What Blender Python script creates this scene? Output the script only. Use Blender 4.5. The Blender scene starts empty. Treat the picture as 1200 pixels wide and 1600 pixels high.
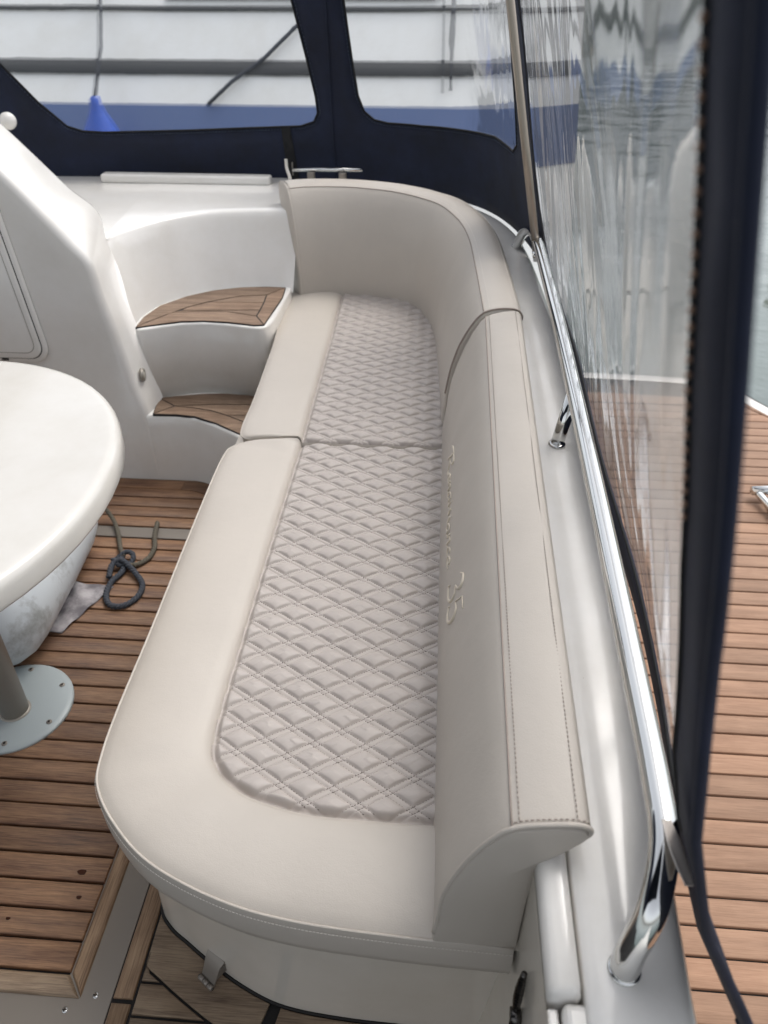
import bpy, bmesh, math, random
import numpy as np
from mathutils import Vector, Matrix
from mathutils.geometry import delaunay_2d_cdt

random.seed(7); np.random.seed(7)
sc = bpy.context.scene
col = sc.collection
R = math.radians

# ------------------------------------------------------------------ camera
cam = bpy.data.objects.new('camera', bpy.data.cameras.new('camera')); col.objects.link(cam)
cam.location = (0, 0, 1.45)
cam.rotation_euler = (R(90 - 35.9), 0, R(4.24))
cam.data.sensor_fit = 'HORIZONTAL'; cam.data.sensor_width = 36; cam.data.lens = 36
cam.data.clip_start = .02; cam.data.clip_end = 3000
cam.data.dof.use_dof = True; cam.data.dof.focus_distance = 1.35; cam.data.dof.aperture_fstop = 7
sc.camera = cam

# ------------------------------------------------------------------ sky, sun, exposure
SUN_EL, SUN_AZ = 62, 40          # degrees, azimuth from +Y towards +X
w = bpy.data.worlds.new('World'); sc.world = w; w.use_nodes = True
nt = w.node_tree; bg = nt.nodes['Background']
sky = nt.nodes.new('ShaderNodeTexSky'); sky.sky_type = 'NISHITA'; sky.sun_disc = False
sky.sun_elevation = R(SUN_EL); sky.sun_rotation = R(SUN_AZ)
sky.air_density = 1.0; sky.dust_density = 3.0
hs = nt.nodes.new('ShaderNodeHueSaturation'); hs.inputs['Saturation'].default_value = .25
nt.links.new(sky.outputs[0], hs.inputs['Color']); nt.links.new(hs.outputs[0], bg.inputs['Color'])
bg.inputs['Strength'].default_value = .15
sl = bpy.data.lights.new('sun', 'SUN'); sun = bpy.data.objects.new('sun', sl); col.objects.link(sun)
sl.energy = 0.6; sl.angle = R(30); sl.color = (1, .94, .86)
sun.rotation_euler = (R(90 - SUN_EL), 0, R(180 - SUN_AZ))
sun.location = (4, 2, 6)
sc.view_settings.view_transform = 'Standard'; sc.view_settings.look = 'None'
sc.view_settings.exposure = 0.86; sc.view_settings.gamma = 1
sc.render.engine = 'CYCLES'
sc.cycles.use_denoising = True
sc.cycles.max_bounces = 10; sc.cycles.transmission_bounces = 8; sc.cycles.transparent_max_bounces = 12
sc.cycles.sample_clamp_indirect = 6

# ------------------------------------------------------------------ materials
def lin(h):
    h = h.lstrip('#'); c = [int(h[i:i+2], 16)/255 for i in (0, 2, 4)]
    return tuple(((v+.055)/1.055)**2.4 if v > .04 else v/12.92 for v in c) + (1,)
def new_mat(name, color=(.8, .8, .8, 1), rough=.5, metal=0, **kw):
    m = bpy.data.materials.new(name); m.use_nodes = True
    b = m.node_tree.nodes['Principled BSDF']
    b.inputs['Base Color'].default_value = color; b.inputs['Roughness'].default_value = rough
    b.inputs['Metallic'].default_value = metal
    for k, v in kw.items(): b.inputs[k.replace('_', ' ')].default_value = v
    return m
def N(m, t, **kw):
    n = m.node_tree.nodes.new(t)
    for k, v in kw.items():
        if k in n.inputs: n.inputs[k].default_value = v
        else: setattr(n, k, v)
    return n
def LK(m, a, b): m.node_tree.links.new(a, b)
def BS(m): return m.node_tree.nodes['Principled BSDF']
def coords(m, scale=(1, 1, 1), kind='Object'):
    tc = N(m, 'ShaderNodeTexCoord'); mp = N(m, 'ShaderNodeMapping'); mp.inputs['Scale'].default_value = scale
    LK(m, tc.outputs[kind], mp.inputs[0]); return mp.outputs[0]
def noise(m, vec, scale, detail=4, rough=.55):
    n = N(m, 'ShaderNodeTexNoise'); n.inputs['Scale'].default_value = scale
    n.inputs['Detail'].default_value = detail; n.inputs['Roughness'].default_value = rough
    LK(m, vec, n.inputs['Vector']); return n.outputs[0]
def ramp(m, fac, stops):
    r = N(m, 'ShaderNodeValToRGB'); e = r.color_ramp.elements
    while len(e) < len(stops): e.new(.5)
    for el, (p, c) in zip(e, stops):
        el.position = p; el.color = c if len(c) == 4 else (*c, 1)
    LK(m, fac, r.inputs[0]); return r.outputs[0]
def mixc(m, fac, a, b, mode='MIX'):
    n = N(m, 'ShaderNodeMix', data_type='RGBA', blend_type=mode)
    for s, v in ((n.inputs[0], fac), (n.inputs[6], a), (n.inputs[7], b)):
        if isinstance(v, (int, float)): s.default_value = v
        elif isinstance(v, tuple): s.default_value = v
        else: LK(m, v, s)
    return n.outputs[2]
def bump(m, h, strength=.2, dist=.001, into=None):
    b = N(m, 'ShaderNodeBump'); b.inputs['Strength'].default_value = strength; b.inputs['Distance'].default_value = dist
    LK(m, h, b.inputs['Height']); LK(m, b.outputs[0], (into or BS(m)).inputs['Normal']); return b

def leather(name, c):
    m = new_mat(name, lin(c), .42); v = coords(m)
    n1 = noise(m, v, 7, 3); cc = lin(c)
    LK(m, mixc(m, n1, tuple(x*.94 for x in cc[:3])+(1,), tuple(min(1, x*1.05) for x in cc[:3])+(1,)), BS(m).inputs['Base Color'])
    vo = N(m, 'ShaderNodeTexVoronoi'); vo.inputs['Scale'].default_value = 650; LK(m, v, vo.inputs['Vector'])
    b1 = bump(m, vo.outputs[0], .22, .0007)
    b2 = N(m, 'ShaderNodeBump'); b2.inputs['Strength'].default_value = .32; b2.inputs['Distance'].default_value = .005
    LK(m, noise(m, v, 12, 4), b2.inputs['Height']); LK(m, b2.outputs[0], b1.inputs['Normal'])
    r = N(m, 'ShaderNodeMapRange'); r.inputs['To Min'].default_value = .36; r.inputs['To Max'].default_value = .52
    LK(m, noise(m, v, 14, 5), r.inputs[0]); LK(m, r.outputs[0], BS(m).inputs['Roughness'])
    return m
def gelcoat(name, c, rough=.2):
    m = new_mat(name, lin(c), rough); BS(m).inputs['Coat Weight'].default_value = .35; BS(m).inputs['Coat Roughness'].default_value = .08
    v = coords(m); cc = lin(c)
    d = ramp(m, noise(m, v, 5, 8, .7), [(.3, (.93, .92, .90)), (.6, (1, 1, 1))])
    sp = ramp(m, noise(m, v, 110, 2), [(.16, (.72, .68, .62)), (.21, (1, 1, 1))])
    LK(m, mixc(m, 1.0, mixc(m, 1.0, cc, d, 'MULTIPLY'), sp, 'MULTIPLY'), BS(m).inputs['Base Color'])
    bump(m, noise(m, v, 3.5, 2), .06, .01)
    return m
def teak(name, dark, mid, light, axis='x', wet=.0, rough=.62, grain=1.0):
    m = new_mat(name, lin(mid), rough)
    s = {'x': (3, 70, 70), 'y': (70, 3, 70)}[axis]; g = {'x': (1.2, 14, 14), 'y': (14, 1.2, 14)}[axis]
    oi = N(m, 'ShaderNodeObjectInfo')
    tc = N(m, 'ShaderNodeTexCoord'); off = N(m, 'ShaderNodeVectorMath', operation='MULTIPLY_ADD')
    cb = N(m, 'ShaderNodeCombineXYZ'); LK(m, oi.outputs['Random'], cb.inputs[0]); LK(m, oi.outputs['Random'], cb.inputs[1]); LK(m, oi.outputs['Random'], cb.inputs[2])
    off.inputs[1].default_value = (17, 29, 41); LK(m, cb.outputs[0], off.inputs[0]); LK(m, tc.outputs['Object'], off.inputs[2])
    def mp(sv):
        q = N(m, 'ShaderNodeMapping'); q.inputs['Scale'].default_value = sv; LK(m, off.outputs[0], q.inputs[0]); return q.outputs[0]
    fine = noise(m, mp(s), 5.5, 6, .65); broad = noise(m, mp(g), 3, 4); blot = noise(m, mp((1, 1, 1)), 9, 5)
    c1 = ramp(m, fine, [(.34, lin(dark)), (.47, lin(mid)), (.66, lin(light))])
    c2 = ramp(m, broad, [(.35, tuple(v*.78 for v in lin(mid)[:3])), (.65, tuple(min(1, v*1.18) for v in lin(light)[:3]))])
    c3 = mixc(m, .42, c1, c2)
    st = ramp(m, blot, [(.33, (.62, .56, .52)), (.55, (1, 1, 1))]); c4 = mixc(m, .55*grain, c3, st, 'MULTIPLY')
    tone = ramp(m, oi.outputs['Random'], [(0, (.84, .83, .82)), (.5, (1, .99, .98)), (1, (1.12, 1.08, 1.05))])
    LK(m, mixc(m, 1.0, c4, tone, 'MULTIPLY'), BS(m).inputs['Base Color'])
    bump(m, fine, .5*grain, .0018)
    if wet:
        r = N(m, 'ShaderNodeMapRange'); r.inputs['To Min'].default_value = rough - wet; r.inputs['To Max'].default_value = rough + .1
        LK(m, blot, r.inputs[0]); LK(m, r.outputs[0], BS(m).inputs['Roughness'])
    return m
def steel(name, rough=.07, c='#d2d2d0', scr=.12):
    m = new_mat(name, lin(c), rough, 1); v = coords(m)
    r = N(m, 'ShaderNodeMapRange'); r.inputs['To Min'].default_value = rough*.7; r.inputs['To Max'].default_value = rough + scr
    LK(m, ramp(m, noise(m, v, 60, 6, .75), [(.45, (0, 0, 0)), (.75, (1, 1, 1))]), r.inputs[0]); LK(m, r.outputs[0], BS(m).inputs['Roughness'])
    return m
def canvas_mat():
    m = new_mat('navy_canvas', lin('#141d33'), .85); v = coords(m)
    
    n = noise(m, v, 6, 6, .7)
    LK(m, ramp(m, n, [(.3, lin('#0b101f')), (.55, lin('#121a30')), (.8, lin('#1b2540'))]), BS(m).inputs['Base Color'])
    wv = N(m, 'ShaderNodeTexVoronoi'); wv.inputs['Scale'].default_value = 900; LK(m, v, wv.inputs['Vector'])
    b = bump(m, wv.outputs[0], .25, .0008)
    b2 = N(m, 'ShaderNodeBump'); b2.inputs['Strength'].default_value = .5; b2.inputs['Distance'].default_value = .012
    LK(m, noise(m, v, 5, 3), b2.inputs['Height']); LK(m, b2.outputs[0], b.inputs['Normal'])
    return m
def vinyl_mat(name, streak, strength, tint=(.93, .945, .95, 1), ior=1.02, gloss=.9, refl=.6, fine=.06, haze=(.05, .2), thru=.35):
    """soft clear window sheet: wavy, lets light through, mirrors at grazing angles"""
    m = bpy.data.materials.new(name); m.use_nodes = True; t = m.node_tree; t.nodes.clear()
    out = t.nodes.new('ShaderNodeOutputMaterial')
    v = coords(m, streak)
    n1 = noise(m, v, 1.0, 2, .5); n2 = noise(m, v, 3.7, 4, .6)
    for q in (n1, n2): q.node.inputs['Distortion'].default_value = 1.4
    ad = N(m, 'ShaderNodeMath', operation='MULTIPLY_ADD'); LK(m, n2, ad.inputs[0]); ad.inputs[1].default_value = fine; LK(m, n1, ad.inputs[2])
    b = N(m, 'ShaderNodeBump'); b.inputs['Strength'].default_value = 1; b.inputs['Distance'].default_value = strength
    LK(m, ad.outputs[0], b.inputs['Height'])
    rf = N(m, 'ShaderNodeBsdfRefraction'); rf.inputs['IOR'].default_value = ior; rf.inputs['Roughness'].default_value = .015; rf.inputs['Color'].default_value = tint
    tr = N(m, 'ShaderNodeBsdfTransparent'); tr.inputs['Color'].default_value = tint
    gl = N(m, 'ShaderNodeBsdfGlossy'); gl.inputs['Roughness'].default_value = .04; gl.inputs['Color'].default_value = (gloss, gloss, gloss, 1)
    LK(m, b.outputs[0], rf.inputs['Normal']); LK(m, b.outputs[0], gl.inputs['Normal'])
    df = N(m, 'ShaderNodeBsdfDiffuse'); df.inputs['Color'].default_value = (.75, .76, .78, 1)
    tl = N(m, 'ShaderNodeBsdfTranslucent'); tl.inputs['Color'].default_value = (.85, .86, .88, 1)
    mxh = N(m, 'ShaderNodeMixShader'); mxh.inputs[0].default_value = .6; LK(m, df.outputs[0], mxh.inputs[1]); LK(m, tl.outputs[0], mxh.inputs[2])
    fr = N(m, 'ShaderNodeFresnel'); fr.inputs['IOR'].default_value = 1.13; LK(m, b.outputs[0], fr.inputs['Normal'])
    mx0 = N(m, 'ShaderNodeMixShader'); mx0.inputs[0].default_value = thru; LK(m, rf.outputs[0], mx0.inputs[1]); LK(m, tr.outputs[0], mx0.inputs[2])
    sc_ = ramp(m, noise(m, coords(m, (30, 30, 30)), 5, 5, .8), [(.5, (haze[0],)*3), (.8, (haze[1],)*3)])
    mx1 = N(m, 'ShaderNodeMixShader'); LK(m, sc_, mx1.inputs[0]); LK(m, mx0.outputs[0], mx1.inputs[1]); LK(m, mxh.outputs[0], mx1.inputs[2])
    mx2 = N(m, 'ShaderNodeMixShader'); fm = N(m, 'ShaderNodeMath', operation='MULTIPLY'); fm.inputs[1].default_value = refl; LK(m, fr.outputs[0], fm.inputs[0]); LK(m, fm.outputs[0], mx2.inputs[0]); LK(m, mx1.outputs[0], mx2.inputs[1]); LK(m, gl.outputs[0], mx2.inputs[2])
    LK(m, mx2.outputs[0], out.inputs[0]); return m

M = {}
M['leather'] = leather('cream_leather', '#bcb4aa')
M['quilt'] = leather('quilted_leather', '#b3aaa3')
M['piping'] = leather('piping_leather', '#beb6ac')
M['thread'] = new_mat('grey_thread', lin('#665d57'), .8)
M['thread_mid'] = new_mat('taupe_thread', lin('#9a8e85'), .8)
M['thread_light'] = new_mat('pale_thread', lin('#d9d3ca'), .45)
M['embroidery'] = new_mat('silk_thread', lin('#d3c8b6'), .3)
M['gelcoat'] = gelcoat('white_gelcoat', '#e4e1dc')
M['gel_coaming_lit'] = gelcoat('lightened_gelcoat', '#efece7')  # white gelcoat again, lightened to offset the canvas shade on the coaming
M['gel_in'] = gelcoat('cream_gelcoat', '#dcd5ca', .18)
M['teak'] = teak('weathered_teak', '#2b1b13', '#6b4b36', '#967557', 'x', .18)
M['teak_grey'] = teak('grey_teak_x', '#4b3d32', '#7d6b59', '#9d8c76', 'x')
M['teak_y'] = teak('grey_teak_y', '#50402f', '#866c54', '#a58d72', 'y')
M['teak_step'] = teak('step_teak', '#4a3a2f', '#79624f', '#96806c', 'x')
M['deck'] = teak('pale_synthetic_teak', '#7d5f49', '#90705a', '#9e7f68', 'x', 0, .7, .5)
M['caulk'] = new_mat('black_caulk', lin('#1d1a19'), .75)
M['steel'] = steel('polished_steel')
M['steel_dull'] = new_mat('brushed_steel', lin('#8f8880'), .42, .55)
M['bow'] = new_mat('satin_bow_steel', lin('#a59b90'), .3, .8)
M['alu'] = new_mat('satin_aluminium', lin('#a09a91'), .45, .5)
M['plate'] = new_mat('grey_painted_plate', lin('#a9b2b4'), .38)
M['dark_metal'] = steel('dark_metal', .3, '#5a5755', .2)
M['canvas'] = canvas_mat()
M['canvas_edge'] = new_mat('black_webbing', lin('#0b0c10'), .8)
M['vinyl_side'] = vinyl_mat('wavy_clear_vinyl', (2.2, 3.0, .9), .030, refl=.52, fine=.02, haze=(.08, .22), thru=.6, tint=(.98, .985, .99, 1))
M['vinyl_back'] = vinyl_mat('clear_vinyl', (5, 5, 2.2), .009, refl=.45, haze=(.02, .07), tint=(.97, .975, .98, 1))
M['table'] = gelcoat('table_white', '#cfccc6', .24)
M['rope'] = new_mat('dark_rope', lin('#3c4048'), .85)
M['rope_tail'] = new_mat('olive_rope', lin('#5b564b'), .85)
M['gap'] = new_mat('shadow_gap', lin('#2a2725'), .9)

# ------------------------------------------------------------------ helpers
wo = {}                                                      # world origin of every object
def link(o, parent=None, pos=(0, 0, 0)):
    col.objects.link(o); p = Vector(pos)
    if parent is not None:
        o.parent = parent; o.location = p - wo[parent]
    else: o.location = p
    wo[o] = p; return o
def tag(o, label=None, cat=None, group=None, kind=None):
    for k, v in (('label', label), ('category', cat), ('group', group), ('kind', kind)):
        if v: o[k] = v
    return o
def thing(name, label, cat, loc, group=None):
    o = bpy.data.objects.new(name, None); o.empty_display_size = .05
    link(o, None, loc); return tag(o, label, cat, group)
def mesh_data(name, verts, faces, m, smooth=True):
    me = bpy.data.meshes.new(name); me.from_pydata([tuple(map(float, v)) for v in verts], [], faces); me.update()
    me.materials.append(M[m] if isinstance(m, str) else m)
    if smooth: me.polygons.foreach_set('use_smooth', [True]*len(me.polygons))
    return me
def mesh(name, vf, m, parent=None, smooth=True, pos=(0, 0, 0), fix=True):
    verts, faces = vf
    me = mesh_data(name, verts, faces, m, smooth)
    if fix:
        bm = bmesh.new(); bm.from_mesh(me); bmesh.ops.recalc_face_normals(bm, faces=bm.faces); bm.to_mesh(me); bm.free()
    return link(bpy.data.objects.new(name, me), parent, pos)
def sharp(o, ang=35):
    o.data.set_sharp_from_angle(angle=R(ang)); return o
def join(*vfs):
    V, Fc = [], []
    for v, f in vfs:
        n = len(V); V += list(v); Fc += [tuple(i+n for i in q) for q in f]
    return V, Fc
def grid(rows, close_u=False, close_v=False):
    nr, ncl = len(rows), len(rows[0]); V = [p for r in rows for p in r]; Fc = []
    for i in range(nr if close_u else nr-1):
        for j in range(ncl if close_v else ncl-1):
            a, b = i, (i+1) % nr; c, d = j, (j+1) % ncl
            Fc.append((a*ncl+c, b*ncl+c, b*ncl+d, a*ncl+d))
    return V, Fc
def catmull(pts, n=12, closed=False):
    pts = [np.array(p, float) for p in pts]; out = []
    q = [pts[-1]]+pts+pts[:2] if closed else [2*pts[0]-pts[1]]+pts+[2*pts[-1]-pts[-2]]
    for i in range(1, len(q)-2):
        a, b, c, d = q[i-1:i+3]
        for k in range(n):
            t = k/n; out.append(.5*((2*b)+(-a+c)*t+(2*a-5*b+4*c-d)*t*t+(-a+3*b-3*c+d)*t**3))
    if not closed: out.append(pts[-1])
    return out
def tube(path, r, n=10, caps=True, closed=False):
    path = [np.array(p, float) for p in path]; rows = []; up = None
    L = len(path)
    for i, p in enumerate(path):
        t = path[(i+1) % L]-path[i-1] if closed else path[min(i+1, L-1)]-path[max(i-1, 0)]
        t = t/(np.linalg.norm(t)+1e-12)
        if up is None:
            up = np.array((0, 0, 1.)) if abs(t[2]) < .9 else np.array((1., 0, 0))
        a = np.cross(t, up); a /= np.linalg.norm(a)+1e-12; b = np.cross(a, t); up = b
        rr = r[i] if hasattr(r, '__len__') else r
        rows.append([p+rr*(math.cos(2*math.pi*k/n)*a+math.sin(2*math.pi*k/n)*b) for k in range(n)])
    V, Fc = grid(rows, closed, True)
    if caps and not closed:
        Fc.append(tuple(range(n))[::-1]); Fc.append(tuple(range((L-1)*n, L*n)))
    return V, Fc
def box(x0, x1, y0, y1, z0, z1):
    V = [(x, y, z) for z in (z0, z1) for y in (y0, y1) for x in (x0, x1)]
    return V, [(0, 2, 3, 1), (4, 5, 7, 6), (0, 1, 5, 4), (2, 6, 7, 3), (0, 4, 6, 2), (1, 3, 7, 5)]
def bevel(o, wdt=.004, seg=2):
    b = o.modifiers.new('bevel', 'BEVEL'); b.width = wdt; b.segments = seg; b.limit_method = 'ANGLE'; b.angle_limit = R(40); return o
def area2(p): return sum(p[i][0]*p[(i+1) % len(p)][1]-p[(i+1) % len(p)][0]*p[i][1] for i in range(len(p)))/2
def inset(poly, d):
    """shrink a (mostly convex) polygon by d"""
    p = [np.array(q[:2], float) for q in poly]
    if area2(p) < 0: p = p[::-1]
    out = []; n = len(p)
    for i in range(n):
        a, b, c = p[i-1], p[i], p[(i+1) % n]
        e1 = (b-a)/(np.linalg.norm(b-a)+1e-9); e2 = (c-b)/(np.linalg.norm(c-b)+1e-9)
        n1 = np.array((-e1[1], e1[0])); n2 = np.array((-e2[1], e2[0])); k = n1+n2; k /= np.linalg.norm(k)+1e-9
        out.append(b+k*d/max(.45, k@n1))
    return out
def slab(poly, z0, z1, ch=.0015, seg=1):
    p0 = inset(poly, 0); n = len(p0); rows = [[(*q, z0) for q in p0]]
    for k in range(seg+1):
        a = k/seg*math.pi/2
        pp = inset(p0, ch*(1-math.cos(a))); rows.append([(*q, z1-ch+ch*math.sin(a)) for q in pp])
    V, Fc = grid(rows, False, True); m = len(rows)
    Fc.append(tuple(range((m-1)*n, m*n))); Fc.append(tuple(range(n))[::-1])
    return V, Fc
def lathe(prof, n=32, c=(0, 0)):
    rows = [[(c[0]+r*math.cos(2*math.pi*k/n), c[1]+r*math.sin(2*math.pi*k/n), z) for k in range(n)] for r, z in prof]
    V, Fc = grid(rows, False, True); Fc.append(tuple(range(n))[::-1]); Fc.append(tuple(range((len(prof)-1)*n, len(prof)*n)))
    return V, Fc
def xform(vf, mtx): return [tuple(mtx @ Vector(v)) for v in vf[0]], vf[1]
def arc_len(p):
    p = np.array(p); return np.concatenate([[0], np.cumsum(np.linalg.norm(np.diff(p, axis=0), axis=1))])
def resample(p, step):
    p = np.array(p, float); s = arc_len(p); n = max(2, int(round(s[-1]/step))+1); t = np.linspace(0, s[-1], n)
    return np.stack([np.interp(t, s, p[:, k]) for k in range(p.shape[1])], 1)
def stitches(path, pitch=.0052, ln=.0036, wd=.0011, ht=.0009, nrm=None):
    """a row of thread stitches lying along a 3-D path"""
    P = resample(path, pitch); V, Fc = [], []
    for i in range(len(P)-1):
        t = P[i+1]-P[i]; l = np.linalg.norm(t)
        if l < 1e-6: continue
        t = t/l; up = np.array((0, 0, 1.)) if nrm is None else np.array(nrm, float)
        s = np.cross(t, up); s /= np.linalg.norm(s)+1e-9; u = np.cross(s, t); c = P[i]; n = len(V)
        a, b = c, c+t*ln
        V += [a-s*wd/2, a+s*wd/2, b+s*wd/2, b-s*wd/2, (a+b)/2+u*ht-s*wd*.3, (a+b)/2+u*ht+s*wd*.3]
        Fc += [(n, n+1, n+5, n+4), (n+2, n+3, n+4, n+5), (n+1, n+2, n+5), (n+3, n, n+4)]
    return V, Fc
def pip(px, py, poly):
    px = np.asarray(px); py = np.asarray(py); ins = np.zeros(px.shape, bool); n = len(poly)
    for i in range(n):
        (x1, y1), (x2, y2) = poly[i][:2], poly[(i+1) % n][:2]
        c = ((y1 > py) != (y2 > py)) & (px < (x2-x1)*(py-y1)/((y2-y1) or 1e-12)+x1); ins ^= c
    return ins
def dist_path(px, py, path):
    d = np.full(px.shape, 9.)
    for (x1, y1), (x2, y2) in zip(path[:-1], path[1:]):
        dx, dy = x2-x1, y2-y1; L2 = dx*dx+dy*dy+1e-12
        t = np.clip(((px-x1)*dx+(py-y1)*dy)/L2, 0, 1); d = np.minimum(d, np.hypot(px-x1-t*dx, py-y1-t*dy))
    return d

# ------------------------------------------------------------------ the water, the shore
SE = 'structure'
mw = new_mat('harbour_water', lin('#5b6864'), .10); BS(mw).inputs['Specular IOR Level'].default_value = .6
v = coords(mw, (1, 1, 1)); bump(mw, noise(mw, v, 1.6, 4), .5, .06)
tag(mesh('water', ([(-900, -900, -.85), (900, -900, -.85), (900, 900, -.85), (-900, 900, -.85)], [(0, 1, 2, 3)]), mw), kind=SE)

# ------------------------------------------------------------------ cockpit floor
floor = mesh('cockpit_floor', box(-2.6, .12, -1.2, 2.45, -.06, -.010), 'caulk', smooth=False)
tag(floor, kind=SE)
PITCH = .0535
def plank_obj(poly, z0, z1, m, parent, name='plank', ch=.002):
    c = np.mean([p[:2] for p in poly], axis=0)
    vf = slab([(p[0]-c[0], p[1]-c[1]) for p in poly], z0, z1, ch, 1)
    return sharp(mesh(name, vf, m, parent, True, (c[0], c[1], 0)), 50)
g = .0025
base_pl = None
y = .578
while y < 1.80:                                              # planks of the raised floor panel
    y1 = min(y+PITCH, 1.806)
    jit = random.uniform(-.0008, .0008)
    poly = [(-2.5, y+g), (-.598, y+g), (-.598, y1-g), (-2.5, y1-g)]
    plank_obj(poly, -.012, .0+jit, 'teak', floor); y += PITCH
plank_obj([(-2.5, .541), (-.568, .541), (-.598, .576), (-2.5, .576)], -.014, .001, 'teak_grey', floor, 'edge_board', .007)
plank_obj([(-.566, .543), (-.566, 1.806), (-.595, 1.806), (-.595, .579)], -.014, .001, 'teak_y', floor, 'edge_board', .007)
y = 1.866
while y < 2.10:                                              # planks in front of the steps
    plank_obj([(-2.5, y+g), (-.45, y+g), (-.45, y+PITCH-g), (-2.5, y+PITCH-g)], -.012, 0+random.uniform(-.0008, .0008), 'teak', floor); y += PITCH
st = mesh('metal_strip', box(-2.5, -.45, 1.812, 1.862, -.012, -.001), 'steel_dull', floor, False); bevel(st, .002)
tr = slab([(-2.5, .46), (-.512, .46), (-.512, 1.80), (-.60, 1.80), (-.60, .56), (-2.5, .56)], -.016, -.0085, .0005)
mesh('metal_tray', tr, 'steel_dull', floor, False)
for (x, yy) in ((-.541, .548), (-.585, .522), (-.83, .512)):
    s = mesh('screw', lathe([(.0052, -.009), (.0052, -.0072), (.003, -.0066), (.0005, -.0066)], 16, (x, yy)), 'steel', floor)
    mesh('slot', box(x-.0045, x+.0045, yy-.0006, yy+.0006, -.0069, -.0061), 'gap', s, False)
# outer boards beside the tray, the curved board along the seat base and the cut planks
FOOT = catmull([(-.478, 1.30), (-.478, 1.0), (-.478, .80), (-.472, .71), (-.445, .672), (-.40, .643), (-.355, .616), (-.29, .582), (-.216, .556), (-.12, .545), (.003, .541), (.14, .541)], 8)
plank_obj([(-.509, .546), (-.475, .546), (-.475, .95), (-.509, .95)], -.012, -.004, 'teak_y', floor, 'edge_board')
plank_obj([(-.509, .40), (-.475, .40), (-.475, .538), (-.509, .538)], -.012, -.004, 'teak_y', floor, 'edge_board')
def offp(path, d):
    out = []
    for i, p in enumerate(path):
        t = np.array(path[min(i+1, len(path)-1)])-np.array(path[max(i-1, 0)]); t = t/np.linalg.norm(t)
        out.append(np.array(p[:2])+d*np.array((t[1], -t[0])))
    return out
fp = [p for p in FOOT if p[0] > -.4715]
o1 = offp(fp, -.004); o1 = [p for p in o1]
inn = [p for p in offp(fp, .005)]; out_ = [p for p in offp(fp, .072)]
def clipx(path, x0): return [(max(p[0], x0), p[1]) for p in path]
def curved_board(i0, i1):
    a = clipx(inn[i0:i1], -.4695); b = clipx(out_[i0:i1], -.4695)
    rows = []
    for p, q in zip(a, b):
        p = np.array(p); q = np.array(q)
        rows.append([(*p, -.012), (*p, -.0055), (*(p+(q-p)*.02), -.004), (*(q+(p-q)*.02), -.004), (*q, -.0055), (*q, -.012)])
    vf = grid(rows); n = 6; L = len(rows)
    vf[1].append(tuple(range(6))); vf[1].append(tuple(range((L-1)*n, L*n))[::-1])
    return sharp(mesh('curved_board', vf, 'teak_grey', floor, True), 40)
cut = next(i for i, p in enumerate(out_) if p[0] > -.245)
curved_board(0, cut); curved_board(cut+1, len(inn))
oc = np.array(clipx(offp(fp, .0765), -.4695))
for k in range(5):
    ya = .6275 - k*.0535; yb = ya-.0535
    def xr(yq):
        idx = [p for p in oc if p[1] <= yq]; 
        xs = np.interp(-yq, -oc[:, 1], oc[:, 0]); return xs
    if yb < .30: break
    rr = [(-.469, ya-g), (-.469, yb+g)]
    ys = np.linspace(yb+g, ya-g, 5)
    edge = [(max(-.466, float(xr(q))), q) for q in ys]
    edge = [(e[0] if e[1] > oc[-1, 1]+.002 else .12, e[1]) for e in edge]
    plank_obj(rr+edge, -.012, -.004, 'teak_grey', floor)

st_m = new_mat('dried_varnish', lin('#3a1c0e'), .3)
for (x, yy, ra, rb) in ((-.6475, .757, .0085, .006), (-.634, .708, .005, .004), (-.75, .66, .004, .003)):
    mesh('stain', slab([(x+ra*math.cos(a)*(1+.2*math.sin(3*a+x*50)), yy+rb*math.sin(a)*(1+.15*math.cos(2*a))) for a in np.linspace(0, 2*math.pi, 18)[:-1]], 0, .0014, .0003), st_m, floor, False)

# ------------------------------------------------------------------ seat base
FT = FOOT
TOP = catmull([(-.458, 1.30), (-.458, 1.0), (-.458, .80), (-.450, .71), (-.425, .672), (-.382, .630), (-.333, .592), (-.266, .555), (-.203, .533), (-.117, .520), (.003, .514), (.14, .512)], 8)
FT = [np.array((-.478, 2.25))]+FT; TOP = [np.array((-.470, 2.25))]+TOP
rows = []
for t in (0, .06, .3, .6, .85, .95, 1.0):
    z = -.02+t*.405
    k = t**1.4
    rows.append([(*(p*(1-k)+q*k), z) for p, q in zip(FT, TOP)])
rows.append([(q[0]+.012, q[1]+.012, .388) for q in TOP]); rows.append([(.05, max(q[1]+.1, .6), .389) for q in TOP])
sb = thing('bench_moulding', 'cream moulded bench plinth curving under the near seat cushion', 'bench', (-.2, 1.0, -.004))
mesh('moulding', grid(rows), 'gel_in', sb)
tr_ = tube([(*p, -.004) for p in offp(FT[1:], .0015)], .0032, 6)
mesh('sealant_bead', tr_, 'caulk', sb)

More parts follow.
